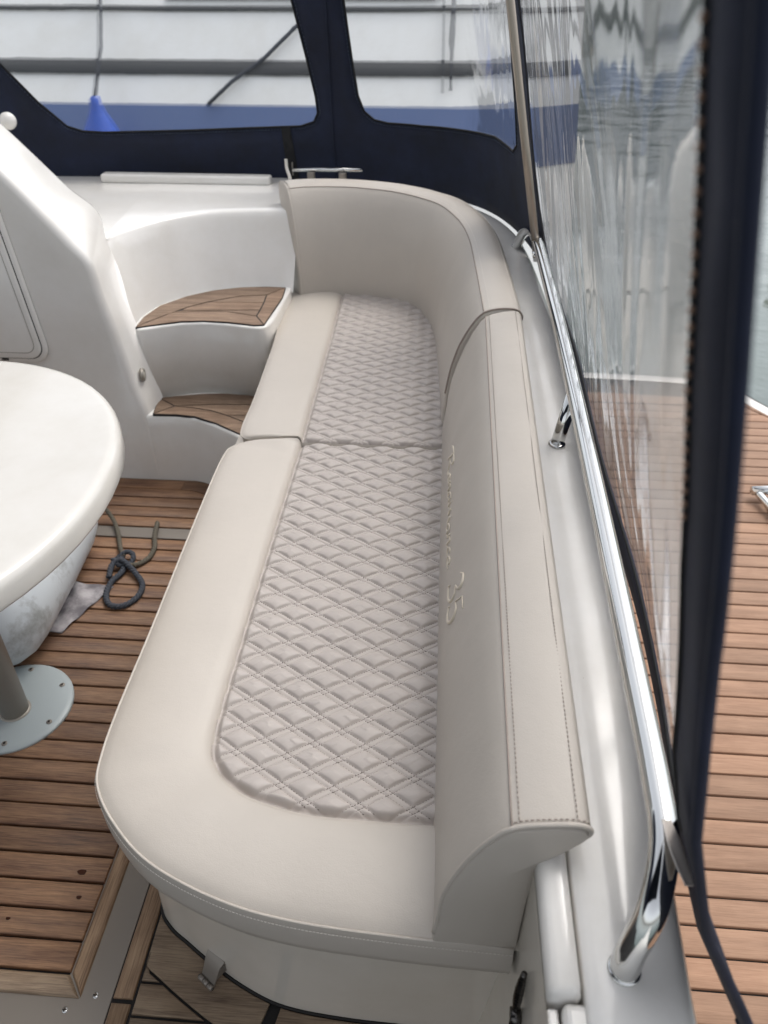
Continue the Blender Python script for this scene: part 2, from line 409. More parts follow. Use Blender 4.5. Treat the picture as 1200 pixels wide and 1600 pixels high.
# steel hinged clip at the foot of the base
cl = thing('floor_clip', 'small steel hinged clip on the curved board against the seat base', 'clip', (-.345, .60, -.004))
ang = R(-35)
MX = Matrix.Translation((-.350, .585, -.004)) @ Matrix.Rotation(ang, 4, 'Z') @ Matrix.Scale(1.45, 4)
pl = []
for (yy, zz, ww) in ((-.004, .001, .011), (.002, .012, .0115), (.010, .030, .0125), (.017, .036, .014), (.024, .033, .013)):
    pl.append([(-ww, yy, zz), (ww, yy, zz)])
bk = [[(x, yy+.002, zz-.0015) for x, yy, zz in r] for r in pl]
rows = [[r[0], r[1], b[1], b[0]] for r, b in zip(pl, bk)]
vf = grid(rows, False, True); vf[1].append((0, 1, 2, 3)); n = len(rows)-1; vf[1].append((n*4, n*4+1, n*4+2, n*4+3))
sharp(mesh('flap', xform(vf, MX), 'steel_dull', cl), 50)
for s in (-1, 1):
    mesh('cheek', xform(([(s*.0125, .008, .026), (s*.0145, .024, .033), (s*.0125, .024, .012), (s*.011, .004, .010), (s*.011, .008, .026), (s*.013, .024, .033), (s*.011, .024, .012), (s*.0095, .004, .010)], [(0, 1, 2, 3), (7, 6, 5, 4), (0, 4, 5, 1), (1, 5, 6, 2), (2, 6, 7, 3), (3, 7, 4, 0)]), MX), 'steel_dull', cl, False)
for x in (-.008, 0, .008):
    mesh('hinge_knuckle', xform(tube([(x-.0034, -.005, .0035), (x+.0034, -.005, .0035)], .0034, 10), MX), 'steel_dull', cl)
mesh('hinge_pin', xform(tube([(-.013, -.005, .0035), (.013, -.005, .0035)], .0014, 8), MX), 'dark_metal', cl)

# ------------------------------------------------------------------ seat cushions
TX, TY, GAP = .0795, .0525, .0115                             # quilting pitch across / along, gap of the double seam
def quilt(name, xr, yr, poly, edge, origin, parent, zb=.4475, far=False):
    st_ = .0016
    xs = np.arange(xr[0], xr[1]+st_, st_); ys = np.arange(yr[0], yr[1]+st_, st_)
    X, Y = np.meshgrid(xs, ys)
    def hgt(X, Y):
        u = (X-origin[0])/TX; v_ = (Y-origin[1])/TY
        H = 1e9
        def seam(p):                                        # distance (in TY units) to the nearest seam line of a double seam
            q = p-np.round(p); return np.abs(np.abs(q)-GAP/TY/2), np.abs(q) < GAP/TY/2
        d1, i1 = seam(u+v_); d2, i2 = seam(u-v_)
        cell1 = np.where(i1, d1*.9, d1); cell2 = np.where(i2, d2*.9, d2)
        f1 = 1-np.exp(-(d1/.034)**1.3); f2 = 1-np.exp(-(d2/.034)**1.3)
        big = ~i1 & ~i2
        a1 = np.clip((.5-GAP/TY/2-np.abs(np.abs((u+v_)-np.round(u+v_))-.5))/(.5-GAP/TY/2), 0, 1)
        dome = np.sin(np.pi/2*np.clip(d1/(.5-GAP/TY/2), 0, 1))*np.sin(np.pi/2*np.clip(d2/(.5-GAP/TY/2), 0, 1))
        cid = np.floor(u+v_+.5)*12.9898+np.floor(u-v_+.5)*78.233; rnd = np.modf(np.abs(np.sin(cid)*43758.5453))[0]
        h = np.where(big, .0034*np.minimum(f1, f2)+.0052*(.85+.30*rnd)*dome**.65, .0026*np.minimum(f1, f2))
        return h
    def split(Y_): return -.012*np.clip(1-np.abs(Y_-1.664)/.016, 0, 1)**1.5
    dd = dist_path(X, Y, edge)
    und = .0015*np.sin(X*23+1.3)*np.sin(Y*9.1)+.001*np.sin(Y*17+X*11)
    fall = np.clip(dd/.010, 0, 1); fall = fall*fall*(3-2*fall)
    Z = zb+und*fall+hgt(X, Y)*(.35+.65*fall)-.007*(1-fall)+split(Y)
    ins = pip(X, Y, poly)
    nx = len(xs); idx = -np.ones(X.shape, int); cellin = ins[:-1, :-1] & ins[1:, :-1] & ins[:-1, 1:] & ins[1:, 1:]
    use = np.zeros(X.shape, bool)
    use[:-1, :-1] |= cellin; use[1:, :-1] |= cellin; use[:-1, 1:] |= cellin; use[1:, 1:] |= cellin
    idx[use] = np.arange(use.sum())
    V = np.stack([X[use], Y[use], Z[use]], 1).tolist()
    I, J = np.nonzero(cellin)
    Fc = np.stack([idx[I, J], idx[I, J+1], idx[I+1, J+1], idx[I+1, J]], 1).tolist()
    q = mesh(name, (V, Fc), 'quilt', parent, fix=False)
    # thread: stitches along all four line families
    SV, SF = [], []
    def zat(x, y_):
        x = np.asarray(x); y_ = np.asarray(y_)
        d = dist_path(x, y_, edge); f = np.clip(d/.010, 0, 1); f = f*f*(3-2*f)
        u = .0015*np.sin(x*23+1.3)*np.sin(y_*9.1)+.001*np.sin(y_*17+x*11)
        return zb+u*f+hgt(x, y_)*(.35+.65*f)-.007*(1-f)+split(y_), d
    for sgn in (1, -1):
        lo = min((x-origin[0])/TX+sgn*(y_-origin[1])/TY for x in xr for y_ in yr); hi = max((x-origin[0])/TX+sgn*(y_-origin[1])/TY for x in xr for y_ in yr)
        for k in range(int(lo)-1, int(hi)+2):
            for e in (-1, 1):
                c = k+e*GAP/TY/2
                x = np.arange(xr[0], xr[1], .0040)+random.uniform(0, .003)
                y_ = origin[1]+sgn*(c-(x-origin[0])/TX)*TY
                ok = (y_ > yr[0]) & (y_ < yr[1]) & pip(x, y_, poly)
                if ok.sum() < 2: continue
                z, d = zat(x, y_)
                dy = -sgn*TY/TX; t = np.array((1, dy, 0)); t /= np.linalg.norm(t); s = np.array((-t[1], t[0], 0))
                for xx, yy, zz in zip(x[ok & (d > .007)], y_[ok & (d > .007)], z[ok & (d > .007)]):
                    a = np.array((xx, yy, zz+.0006)); b = a+t*.0032; n = len(SV); wd = .0007
                    SV += [a-s*wd, a+s*wd, b+s*wd, b-s*wd, (a+b)/2+np.array((0, 0, .0007))]
                    SF += [(n, n+1, n+4), (n+1, n+2, n+4), (n+2, n+3, n+4), (n+3, n, n+4)]
    mesh('seam_thread', (SV, SF), 'thread', q, False, fix=False)
    return q
TT = [0, .012, .04, .10, .2, .4, .6, .8, .9, .96, 1]; ZZ = [.432, .443, .451, .457, .461, .464, .4635, .460, .456, .452, .447]
def border(inner, outer, parent, n=10, name='border_panel'):
    A = catmull(inner, n); B = catmull(outer, n); rows = []
    for i, (a, b) in enumerate(zip(A, B)):
        wv = .0012*math.sin(i*.21)+.0008*math.sin(i*.47+1)
        rows.append([(*(a+(b-a)*t), z+wv*math.sin(math.pi*t)) for t, z in zip(TT, ZZ)])
    mesh(name, grid(rows), 'leather', parent)
    return A, B
def side(outer, parent, cx):
    o2 = [np.array(p) for p in outer]; nrm = []
    for i in range(len(o2)):
        t = o2[min(i+1, len(o2)-1)]-o2[max(i-1, 0)]; t /= np.linalg.norm(t)+1e-9; nrm.append(np.array((t[1], -t[0])))
    rows = []
    for d, z in ((0, .4465), (.002, .443), (.004, .434), (.005, .420), (.0055, .400), (.004, .386), (-.003, .378), (-.03, .376)):
        rows.append([(*(p-q*d*cx), z) for p, q in zip(o2, nrm)])
    mesh('side_band', grid(rows), 'leather', parent)
    mesh('piping', tube([(*(p-q*.0012*cx), .4470) for p, q in zip(o2, nrm)], .0020, 8), 'leather', parent)
    mesh('stitching', stitches([(*(p-q*.0056*cx), .4385) for p, q in zip(o2, nrm)], .005, .0034, .0009, .0006), 'thread_light', parent, False)

nc = thing('seat_cushion', 'near long seat cushion with rounded front corner and crisp quilted diamonds', 'cushion', (-.2, 1.1, .385), 'seat cushions on the bench')
ni = [(-.333, 1.657), (-.331, 1.64), (-.331, 1.60), (-.331, 1.53), (-.331, 1.288), (-.329, .98), (-.327, .80), (-.320, .731), (-.303, .697), (-.275, .672), (-.237, .653), (-.167, .636), (-.10, .632), (0, .631), (.12, .631)]
no = [(-.36, 1.660), (-.455, 1.658), (-.500, 1.637), (-.516, 1.57), (-.511, 1.288), (-.501, .98), (-.497, .80), (-.490, .707), (-.476, .655), (-.432, .60), (-.362, .545), (-.26, .503), (-.16, .482), (-.02, .472), (.128, .468)]
A, B = border(ni, no, nc)
side(B, nc, -1)
qpoly = [(p[0]-.004, p[1]-.004) for p in A[12:]]+[(.125, 1.6605), (-.338, 1.6605)]
eg = [tuple(p) for p in A]+[(.125, .631), (.126, 1.662), (-.33, 1.662)]
quilt('quilted_panel', (-.345, .06), (.622, 1.664), qpoly, eg, (-.125, .780), nc)

fc = thing('seat_cushion', 'far seat cushion wrapped by the curved backrest, with softer quilting', 'cushion', (-.2, 2.2, .385), 'seat cushions on the bench')
fi = [(-.333, 1.671), (-.333, 1.69), (-.334, 1.74), (-.336, 1.86), (-.339, 2.03), (-.345, 2.35), (-.351, 2.62), (-.353, 2.79)]
fo = [(-.36, 1.668), (-.45, 1.669), (-.492, 1.685), (-.504, 1.74), (-.505, 1.86), (-.511, 2.03), (-.526, 2.32), (-.560, 2.66), (-.575, 2.79)]
fi = [(-.333, 1.670)]+fi
A, B = border(fi, fo, fc)
side(B, fc, -1)
mesh('end_band', grid([[(x, 1.668+d, z) for x in np.linspace(-.46, .10, 20)] for d, z in ((.004, .4445), (-.001, .436), (-.002, .415), (.004, .385))]), 'leather', fc)
qpoly = [(p[0]-.004, p[1]) for p in A]+[(-.05, 2.79), (.06, 2.5), (.06, 1.668), (-.338, 1.668)]
eg = [tuple(p) for p in A]+[(-.2, 2.72), (-.05, 2.70), (.06, 2.5), (.06, 1.667), (-.333, 1.667)]
quilt('quilted_panel', (-.36, .06), (1.667, 2.78), qpoly, eg, (-.146, 1.712), fc, .447)

# ------------------------------------------------------------------ backrests
PROF = [(.024, .440), (.027, .462), (.031, .50), (.033, .535), (.0365, .563), (.047, .600), (.061, .637), (.077, .668), (.092, .690), (.1005, .6975), (.102, .6985), (.1035, .6995), (.116, .705), (.14, .710), (.165, .713), (.178, .711), (.184, .705), (.182, .696), (.165, .675), (.146, .655), (.135, .630), (.132, .55), (.131, .440)]
def ztop(y): return .70+.045*(y-.48)
def prof_at(y, grow=0.0):
    f = (y-.48)/1.3; k = (ztop(y)-.45)/.25; out = []
    for x, z in PROF:
        s = (z-.45)/.25
        xx = x+.010*f*max(0, s)-.004*f*(1-max(0, min(1, s))); zz = .45+(z-.45)*k
        cx, cz = .09, .56
        out.append((xx+(cx-xx)*grow, y, zz+(cz-zz)*grow if z > .45 else zz))
    return out
def inner_x(y, z):
    p = prof_at(y)[:11]; return float(np.interp(z, [q[2] for q in p], [q[0] for q in p]))+(.0011*math.sin(y*21)+.0007*math.sin(y*47) if z > .52 else 0)
lb = thing('backrest_cushion', 'long straight backrest cushion with embroidered script and number', 'cushion', (.09, 1.1, .45), 'backrest cushions of the bench')
Y0, Y1 = .469, 1.772
ys = [Y0, Y0+.003, Y0+.009, Y0+.02]+list(np.linspace(Y0+.05, Y1-.05, 34))+[Y1-.02, Y1-.008, Y1-.002, Y1]
gr = [.03, .012, .003, 0]+[0]*34+[0, .008, .03, .06]
rows = []
for y_, g_ in zip(ys, gr):
    r = prof_at(y_, g_); s = .0011*math.sin(y_*21)+.0007*math.sin(y_*47)
    rows.append([(x+(s if 2 < i < 8 else 0), yy, z+(s if 11 < i < 16 else 0)) for i, (x, yy, z) in enumerate(r)])
mesh('cover', grid(rows), 'leather', lb)
def cap(ring, bulge, name, parent, m='leather'):
    c = np.mean(ring, axis=0); rows = [ring]
    for k in (.93, .8, .55, .25, .02):
        b = bulge*(1-k)**.5
        rows.append([tuple(c+(np.array(p)-c)*k+np.array(b)) for p in ring])
    vf = grid(rows, False, True); n = len(ring); vf[1].append(tuple(range(5*n, 6*n)))
    return mesh(name, vf, m, parent)
cap(rows[0], np.array((0, -.006, 0)), 'end_panel', lb)
cap(rows[-1], np.array((0, .004, 0)), 'end_panel', lb)
ed = [(x, Y0+.004, z) for x, _, z in prof_at(Y0+.004, .004)[1:19]]
mesh('piping', tube(catmull(ed, 4), .0030, 8), 'piping', lb)
cr = [(prof_at(q)[10][0]-.0005, q, prof_at(q)[10][2]-.0002) for q in np.linspace(Y0+.006, Y1-.01, 60)]
mesh('seam_piping', tube(cr, .0015, 6), 'thread_mid', lb)
def on_top(off_i, a, dz=.0006):
    out = []
    for q in np.linspace(Y0+.012, Y1-.015, 60):
        p = prof_at(q); u, v_ = np.array(p[off_i]), np.array(p[off_i+1]); r = u+(v_-u)*a; out.append((r[0], q, r[2]+dz))
    return out
mesh('stitching', stitches(on_top(11, .45), .0062, .0044, .0014, .0010), 'thread_mid', lb, False)
mesh('stitching', stitches(on_top(14, .35), .0062, .0044, .0014, .0010), 'thread_mid', lb, False)
mesh('stitching', stitches([(p[0], Y0+.010, p[2]+.0004) for p in prof_at(Y0+.010)[11:17]], .0062, .0044, .0014, .0010), 'thread_mid', lb, False)

# embroidered script: hand-drawn strokes laid on the inner face
STR = {
 'R': [[(-.5, 1.75), (-.25, 2.05), (.25, 2.1), (.55, 1.9)], [(.35, 1.95), (.25, 1.2), (.12, .5), (-.1, 0)], [(.1, 1.55), (.45, 2.0), (.95, 2.0), (1.05, 1.6), (.75, 1.15), (.3, 1.0)], [(.42, 1.0), (.75, .7), (1.0, .15), (1.35, .05), (1.5, .3)]],
 'e': [[(0, .35), (.4, .5), (.52, .8), (.33, 1.0), (.1, .75), (.08, .3), (.28, 0), (.6, .15), (.75, .35)]],
 'n': [[(0, .85), (.12, 1), (.12, .6), (.08, 0)], [(.1, .5), (.3, .95), (.5, .95), (.5, .5), (.48, .1), (.62, 0), (.8, .3)]],
 'a': [[(.55, .85), (.35, 1.0), (.08, .75), (.05, .25), (.25, 0), (.48, .3), (.58, .95)], [(.58, .95), (.54, .3), (.62, 0), (.8, .3)]],
 'i': [[(.05, .6), (.15, 1.0), (.1, .3), (.2, 0), (.4, .3)], [(.2, 1.45), (.24, 1.5)]],
 's': [[(0, .3), (.22, .75), (.3, 1.05), (.42, .6), (.4, .1), (.2, -.02), (.05, .12)], [(.4, .1), (.6, .3)]],
 'c': [[(.5, .8), (.35, 1.0), (.1, .75), (.08, .3), (.28, 0), (.6, .25)]],
 '3': [[(.1, 1.75), (.4, 2.05), (.8, 1.9), (.8, 1.5), (.4, 1.1)], [(.4, 1.1), (.85, .95), (.85, .35), (.45, 0), (.0, .15), (.02, .4)]],
 '5': [[(.95, 2.05), (.35, 2.0)], [(.35, 2.0), (.2, 1.2)], [(.2, 1.2), (.6, 1.35), (.9, 1.0), (.8, .35), (.4, 0), (0, .15), (.0, .35)]],
}
ADV = {'R': 1.45, 'e': .72, 'n': .8, 'a': .8, 'i': .4, 's': .58, 'c': .6, '3': 1.1, '5': 1.1}
def script_text(txt, y_start, y_end, zb, h, shear, rad, name):
    wtot = sum(ADV[c] for c in txt); k = (y_start-y_end)/wtot; V = ([], []); u = 0
    for c in txt:
        for stroke in STR[c]:
            pts = catmull(stroke, 6) if len(stroke) > 2 else [np.array(q) for q in stroke]
            P3 = []; rr = []
            for i, (a, b) in enumerate(pts):
                yy = y_start-(u+a+shear*b)*k; zz = zb+b*h
                P3.append((inner_x(yy, zz)-.0008, yy, zz)); t = i/(len(pts)-1); rr.append(rad*(.45+.75*math.sin(math.pi*t)))
            V = join(V, tube(P3, rr, 6))
        u += ADV[c]
    return mesh(name, V, 'embroidery', lb)
script_text('Renaissance', 1.425, 1.055, .562, .0215, .30, .0019, 'embroidered_name')
script_text('35', 1.000, .895, .566, .0345, .25, .0024, 'embroidered_number')

ARC = catmull([(.019, 1.782), (.0145, 1.9), (.001, 2.19), (-.011, 2.35), (-.035, 2.49), (-.081, 2.611), (-.135, 2.663), (-.2, 2.696), (-.28, 2.714), (-.354, 2.717), (-.433, 2.70), (-.499, 2.667)], 10)
def outward(path):
    out = []
    for i in range(len(path)):
        t = np.array(path[min(i+1, len(path)-1)])-np.array(path[max(i-1, 0)]); t = t/np.linalg.norm(t); out.append(np.array((t[1], -t[0])))
    return out
AN = outward(ARC); AS = arc_len(ARC)
def cz(s): return float(np.interp(s, [0, .4, .8, 1.0, 1.25, 1.5], [.757, .764, .778, .795, .806, .800]))
CPROF = [(0, -.32, 1), (.001, -.28, 1), (.006, -.22, 1), (.017, -.15, 1), (.034, -.09, 1), (.055, -.045, 1), (.074, -.016, 1), (.087, -.003, 1), (.0895, -.001, 1), (.092, 0, 1), (.104, .005, 1), (.125, .009, 1), (.150, .010, 1), (.170, .006, 1), (.181, -.006, 1), (.181, -.02, 1), (.165, -.05, 1), (.14, -.08, 1), (.115, -.11, 1), (.110, -.20, 1), (.109, -.32, 1)]
def corner_ring(i, grow=0, shift=0):
    p, n, z = ARC[i], AN[i], cz(AS[i]); t = np.array((-n[1], n[0])); k = (z-.44)/.32; out = []
    for d, h, _ in CPROF:
        d2 = d+(.09-d)*grow; h2 = h+(-.14-h)*grow if h > -.3 else h
        out.append((p[0]+n[0]*d2+t[0]*shift, p[1]+n[1]*d2+t[1]*shift, z+h2*k if h > -.31 else .440))
    return out
cb_ = thing('backrest_cushion', 'tall curved corner backrest cushion wrapping the far end of the bench', 'cushion', (-.1, 2.65, .45), 'backrest cushions of the bench')
L = len(ARC)-1
rows = [corner_ring(0, .06, -.0), corner_ring(0, .02, .003), corner_ring(0, 0, .012)]+[corner_ring(i) for i in range(2, L-1)]+[corner_ring(L, 0, -.012), corner_ring(L, .012, -.003), corner_ring(L, .035, 0)]
if AN[0] @ np.array((1, 0)) < 0: raise SystemExit('normals')
mesh('cover', grid(rows), 'leather', cb_)
cap(rows[-1], np.array((-.010, -.004, 0)), 'end_panel', cb_); cap(rows[0], np.array((0, -.001, 0)), 'end_panel', cb_)
cl_ = [r[8] for r in rows[2:-2]]
mesh('seam_piping', tube([(x, y_, z+.0002) for x, y_, z in cl_], .0018, 6), 'thread_mid', cb_)
mesh('piping', tube(catmull(corner_ring(L, .004, -.004)[:16], 4), .0028, 8), 'piping', cb_)
mesh('piping', tube(catmull(corner_ring(0, .002, .004)[2:17], 4), .0024, 8), 'thread_mid', cb_)
mesh('stitching', stitches([r[10] for r in rows[3:-3]], .0062, .004, .0011, .0008), 'thread_light', cb_, False)
mesh('stitching', stitches([r[13] for r in rows[3:-3]], .0062, .004, .0012, .0008), 'thread_light', cb_, False)

# ------------------------------------------------------------------ coaming outside the backrest
CPATH = [np.array(p) for p in ((.022, -.9), (.022, -.3), (.022, .15), (.022, .345), (.022, .5), (.021, .9), (.020, 1.4))]+ARC[:-7]
CN = outward(CPATH)
def zc(p):
    return float(np.interp(p[1], [0, .48, 1.78, 2.3, 2.75], [.640, .655, .713, .728, .745])) if p[0] > -.2 else .748
def cp2(p):
    dm = float(np.interp(p[1], [0, .3, .43, .62, .81, 1.0, 1.6, 2.0, 2.35, 2.6], [.248, .253, .259, .271, .277, .280, .283, .281, .279, .285])) if p[0] > -.2 else .30
    return [(.1455, -.05), (.1455, -.006), (.1475, -.001), (.16, .001), (.20, .002), (dm-.045, .0), (dm-.022, -.003), (dm-.009, -.009), (dm-.003, -.02), (dm, -.05), (dm+.003, -.25), (dm+.006, -.80)]
co = thing('coaming', 'glossy white moulded coaming ledge between the backrest and the canopy', 'coaming', (.2, 1.2, -.1))
mesh('moulding', grid([[(*(p+n*d), zc(p)+h) for d, h in cp2(p)] for p, n in zip(CPATH, CN)]), 'gel_coaming_lit', co)
IN2 = [(.1105, -.7), (.1105, -.03), (.1112, -.010), (.1150, -.003), (.122, 0), (.134, .0), (.1405, -.001), (.1425, -.005), (.1425, -.05)]
ip = [(p, n) for p, n in zip(CPATH, CN) if p[1] > .34]
rows = [[(*(p+n*d), zc(p)+h) for d, h in IN2] for p, n in ip]
r0 = [(x+(.128+.022-.0-x)*.03, .336, z-.004) for x, y_, z in rows[0]]
bw = mesh('inner_strip', grid([[(x, .3355, .30) for x, y_, z in rows[0]], r0]+rows), 'gelcoat', co)
mesh('groove', grid([[(*(p+n*d), zc(p)-.022) for d in (.140, .149)] for p, n in ip]), 'gap', co)
# inner bulwark below the strip, facing the seat
bwv = []
for y_ in (.05, .2, .335, .40, .47, .52, .58):
    xo = .132 if y_ > .3 else .137
    bwv.append([(xo-.02*max(0, (.42-z)/.42)**2, y_, z) for z in (-.02, .1, .25, .38, .45, .55, .63)])
mesh('bulwark', grid(bwv), 'gel_in', co)
# gate post next to it
gp = thing('gate_post', 'white rounded gate post standing below the coaming end', 'gate', (.155, .2, .3))
bevel(mesh('post', box(.146, .182, .10, .333, .30, .640), 'gelcoat', gp, False), .008, 3)
bevel(mesh('side_plate', box(.1325, .1435, .08, .330, .30, .630), 'gelcoat', gp, False), .003, 2)
# dark latch
la = thing('gate_latch', 'dark steel latch lever on the bulwark beside the gate post', 'latch', (.13, .40, .44))
mesh('lever', tube(catmull([(.128, .405, .525), (.126, .402, .50), (.125, .398, .475), (.125, .395, .45)], 6), [.0035+.0025*abs(math.sin(k*.17)) for k in range(19)], 8), 'dark_metal', la)
mesh('pivot', xform(tube([(0, 0, 0), (-.012, 0, 0)], .010, 16), Matrix.Translation((.131, .392, .445))), 'dark_metal', la)
mesh('hook', tube(catmull([(.124, .392, .445), (.122, .386, .43), (.124, .375, .415), (.127, .366, .42)], 5), .0045, 8), 'dark_metal', la)

# ------------------------------------------------------------------ grab rail
gr_ = thing('grab_rail', 'long polished stainless grab rail running beside the canopy window', 'rail', (.25, 1.2, .69))
rp = catmull([(.207, .360, .650), (.209, .364, .682), (.223, .382, .733), (.237, .428, .762), (.241, .49, .770), (.2435, .60, .775), (.249, .90, .788), (.253, 1.25, .803), (.256, 1.6, .817), (.255, 2.0, .831), (.252, 2.15, .834), (.247, 2.25, .822), (.237, 2.34, .785), (.228, 2.40, .728)], 10)
mesh('tube', tube(rp, .0146, 20), 'steel', gr_)
for (bx, by) in ((.236, 1.288),):
    zb = float(np.interp(by, [.48, 1.78, 2.3, 2.75], [.655, .713, .728, .745]))+.002
    mesh('stanchion', tube([(bx, by, zb), (bx+.005, by+.002, zb+.03), (.2535-.012*(by > 2), by+.004, zb+.108)], .0125, 16), 'steel', gr_)
    mesh('foot', lathe([(.0165, zb-.001), (.0165, zb+.002), (.0145, zb+.004), (.012, zb+.0045)], 24, (bx, by)), 'steel', gr_)
mesh('foot', lathe([(.0165, .729), (.0165, .734), (.0145, .736), (.012, .7365)], 24, (.228, 2.40)), 'steel', gr_)
mesh('foot', lathe([(.0162, .645), (.0162, .6545), (.0152, .656), (.012, .6562)], 24, (.207, .360)), 'steel', gr_)

# ------------------------------------------------------------------ steps and console
con = thing('step_console', 'white moulded console with two curved teak steps and sloping pillar', 'console', (-1.1, 2.4, 0))
b1 = [(-1.3, 2.132), (-.921, 2.131), (-.85, 2.134), (-.776, 2.126), (-.70, 2.088), (-.60, 2.018), (-.50, 1.925), (-.40, 1.82), (-.36, 2.0), (-.36, 2.36), (-1.3, 2.36)]
def roundblock(poly, z0, z1, r, seg=5): return slab(poly, z0, z1, r, seg)
bl1 = catmull([(-.96, 2.132), (-.921, 2.131), (-.85, 2.133), (-.776, 2.124), (-.70, 2.086), (-.60, 2.016), (-.50, 1.925), (-.40, 1.82)], 8)
rows = []
for z, d in ((-.01, 0), (.10, .002), (.20, .003), (.236, .004), (.243, .007), (.246, .013), (.2465, .03), (.2465, .10), (.2465, .30)):
    rows.append([(p[0], p[1]+d, z) for p in bl1])
mesh('lower_riser', grid(rows), 'gelcoat', con)
t2o = [(-.956, 2.242), (-.883, 2.269), (-.822, 2.295), (-.755, 2.305), (-.675, 2.300), (-.60, 2.281), (-.565, 2.279), (-.545, 2.295), (-.535, 2.34), (-.530, 2.426), (-.528, 2.538), (-.532, 2.66), (-.62, 2.68), (-.75, 2.65), (-.9, 2.53), (-1.0, 2.35)]
t2c = catmull(t2o, 4, True)
vf = slab(t2c, .20, .4955, .008, 4)
mesh('upper_block', vf, 'gelcoat', con)
# recess wall from the upper step to the shelf
lo = catmull([(-.958, 2.236), (-.962, 2.335), (-.938, 2.435), (-.872, 2.529), (-.795, 2.592), (-.707, 2.628), (-.613, 2.643), (-.52, 2.64)], 8)
hi = catmull([(-1.040, 2.36), (-1.018, 2.45), (-.965, 2.55), (-.905, 2.625), (-.82, 2.685), (-.72, 2.715), (-.62, 2.73), (-.50, 2.735)], 8)
rows = []
for t in (0, .03, .2, .5, .8, .93): rows.append([(*(a+(b-a)*t), .48+.255*t) for a, b in zip(lo, hi)])
for d, z in ((.0, .728), (.004, .733), (.012, .7365), (.03, .738)):
    rows.append([(h[0]-d*.5, h[1]+d, z) for h in hi])
rows.append([(h[0]*1.02-.05, 2.95, .738) for h in hi]); rows.append([(h[0]*1.05-.1, 3.25, .738) for h in hi])
mesh('shelf', grid(rows), 'gelcoat', con)
mesh('shelf', ([(-2.4, 2.36, .7365), (-1.037, 2.362, .7365), (-1.085, 2.95, .7365), (-1.165, 3.25, .7365), (-2.4, 3.25, .7365)], [(0, 1, 2, 3, 4)]), 'gelcoat', con)
bevel(mesh('shelf_lip', box(-1.33, -.665, 3.075, 3.13, .735, .768), 'gelcoat', con, False), .010, 3)
# front face, rounded edge and right-hand wall of the console
EDGE = [(0, -.905), (.10, -.912), (.237, -.921), (.359, -.950), (.45, -.962), (.553, -.977), (.64, -.989), (.737, -.999), (.80, -1.045), (.871, -1.100), (.985, -1.193), (1.2, -1.39), (1.5, -1.68)]
BACK = {0: (-.90, 2.20), .10: (-.90, 2.22), .237: (-.905, 2.29), .359: (-.925, 2.29), .45: (-.945, 2.27), .553: (-.963, 2.255), .64: (-1.00, 2.32), .737: (-1.043, 2.37), .80: (-1.085, 2.45), .871: (-1.165, 2.45), .985: (-1.270, 2.45), 1.2: (-1.47, 2.45), 1.5: (-1.76, 2.45)}
es = catmull([(x, z, *BACK[z]) for z, x in EDGE], 6); rows = []; fpan = []
for i, (x, z, bx, by) in enumerate(es):
    q0, q1 = es[max(0, i-1)], es[min(len(es)-1, i+1)]
    tt = np.array((q1[0]-q0[0], q1[1]-q0[1])); tt /= np.linalg.norm(tt); nn = np.array((-tt[1], tt[0]))   # into the front face
    tz = max(0, min(1, (z-.70)/.10)); r = .026
    e = np.array((x, 2.13)); b_ = np.array((bx, by)); e3 = np.array((x, 2.13, z)); N3 = np.array((nn[0], 0, nn[1])); B3 = np.array((bx, by, z)); D3 = B3-e3; D3 /= np.linalg.norm(D3)
    pts = [e3+N3*.09+np.array((0, .002, 0)), e3+N3*r]
    for a_ in (18, 36, 54, 72, 90):
        a_ = R(a_); pts.append(e3+N3*r*(1-math.sin(a_))+D3*r*(1-math.cos(a_)))
    L3 = np.linalg.norm(B3-e3)
    pts += [e3+D3*L3*.5, e3+D3*(L3-.02*tz), B3+np.array((-.006, .004, -.002))*tz, B3+np.array((-.02, .012, -.022))*tz, B3+np.array((-.06, .014, -.08))*tz]
    rows.append([tuple(p) for p in pts]); fpan.append((x+nn[0]*.06, 2.1318, z+nn[1]*.06))
mesh('pillar', grid(rows), 'gelcoat', con)
fpan = [(-2.6, 2.1318, -.02)]+[p for p in fpan]+[(-2.6, 2.1318, fpan[-1][2])]
mesh('front_panel', (fpan, [tuple(range(len(fpan)))]), 'gelcoat', con, False)
# locker hatch in the front panel
def rrect(x0, x1, z0, z1, r, n=8, sk=0):
    out = []
    for cx, cz_, a0 in ((x1-r, z0+r, -90), (x1-r, z1-r, 0), (x0+r, z1-r, 90), (x0+r, z0+r, 180)):
        for k in range(n+1):
            a = R(a0+90*k/n); out.append((cx+r*math.cos(a)-sk*(cz_+r*math.sin(a)-z0), cz_+r*math.sin(a)))
    return out
def plate(poly, y0, y1, ch):
    vf = slab(poly, 0, y0-y1, ch, 2); return [(v[0], y0-v[2], v[1]) for v in vf[0]], vf[1]
hat = mesh('locker_hatch', plate(rrect(-1.78, -1.188, .425, .97, .06, 8, .08), 2.131, 2.118, .006), 'gelcoat', con)
mesh('gasket', plate(rrect(-1.765, -1.203, .440, .955, .048, 8, .08), 2.1185, 2.1165, .0005), 'gap', hat, False)
mesh('door_panel', plate(rrect(-1.762, -1.2055, .4425, .9525, .046, 8, .08), 2.1185, 2.1105, .004), 'gelcoat', hat)
mesh('door_line', tube([(x, 2.1103, z) for x, z in rrect(-1.745, -1.224, .462, .935, .036, 8, .08)], .0011, 5, False, True), 'alu', hat)
mesh('hinge', tube([(-1.345, 2.117, .436), (-1.325, 2.117, .436)], .004, 8), 'dark_metal', hat)
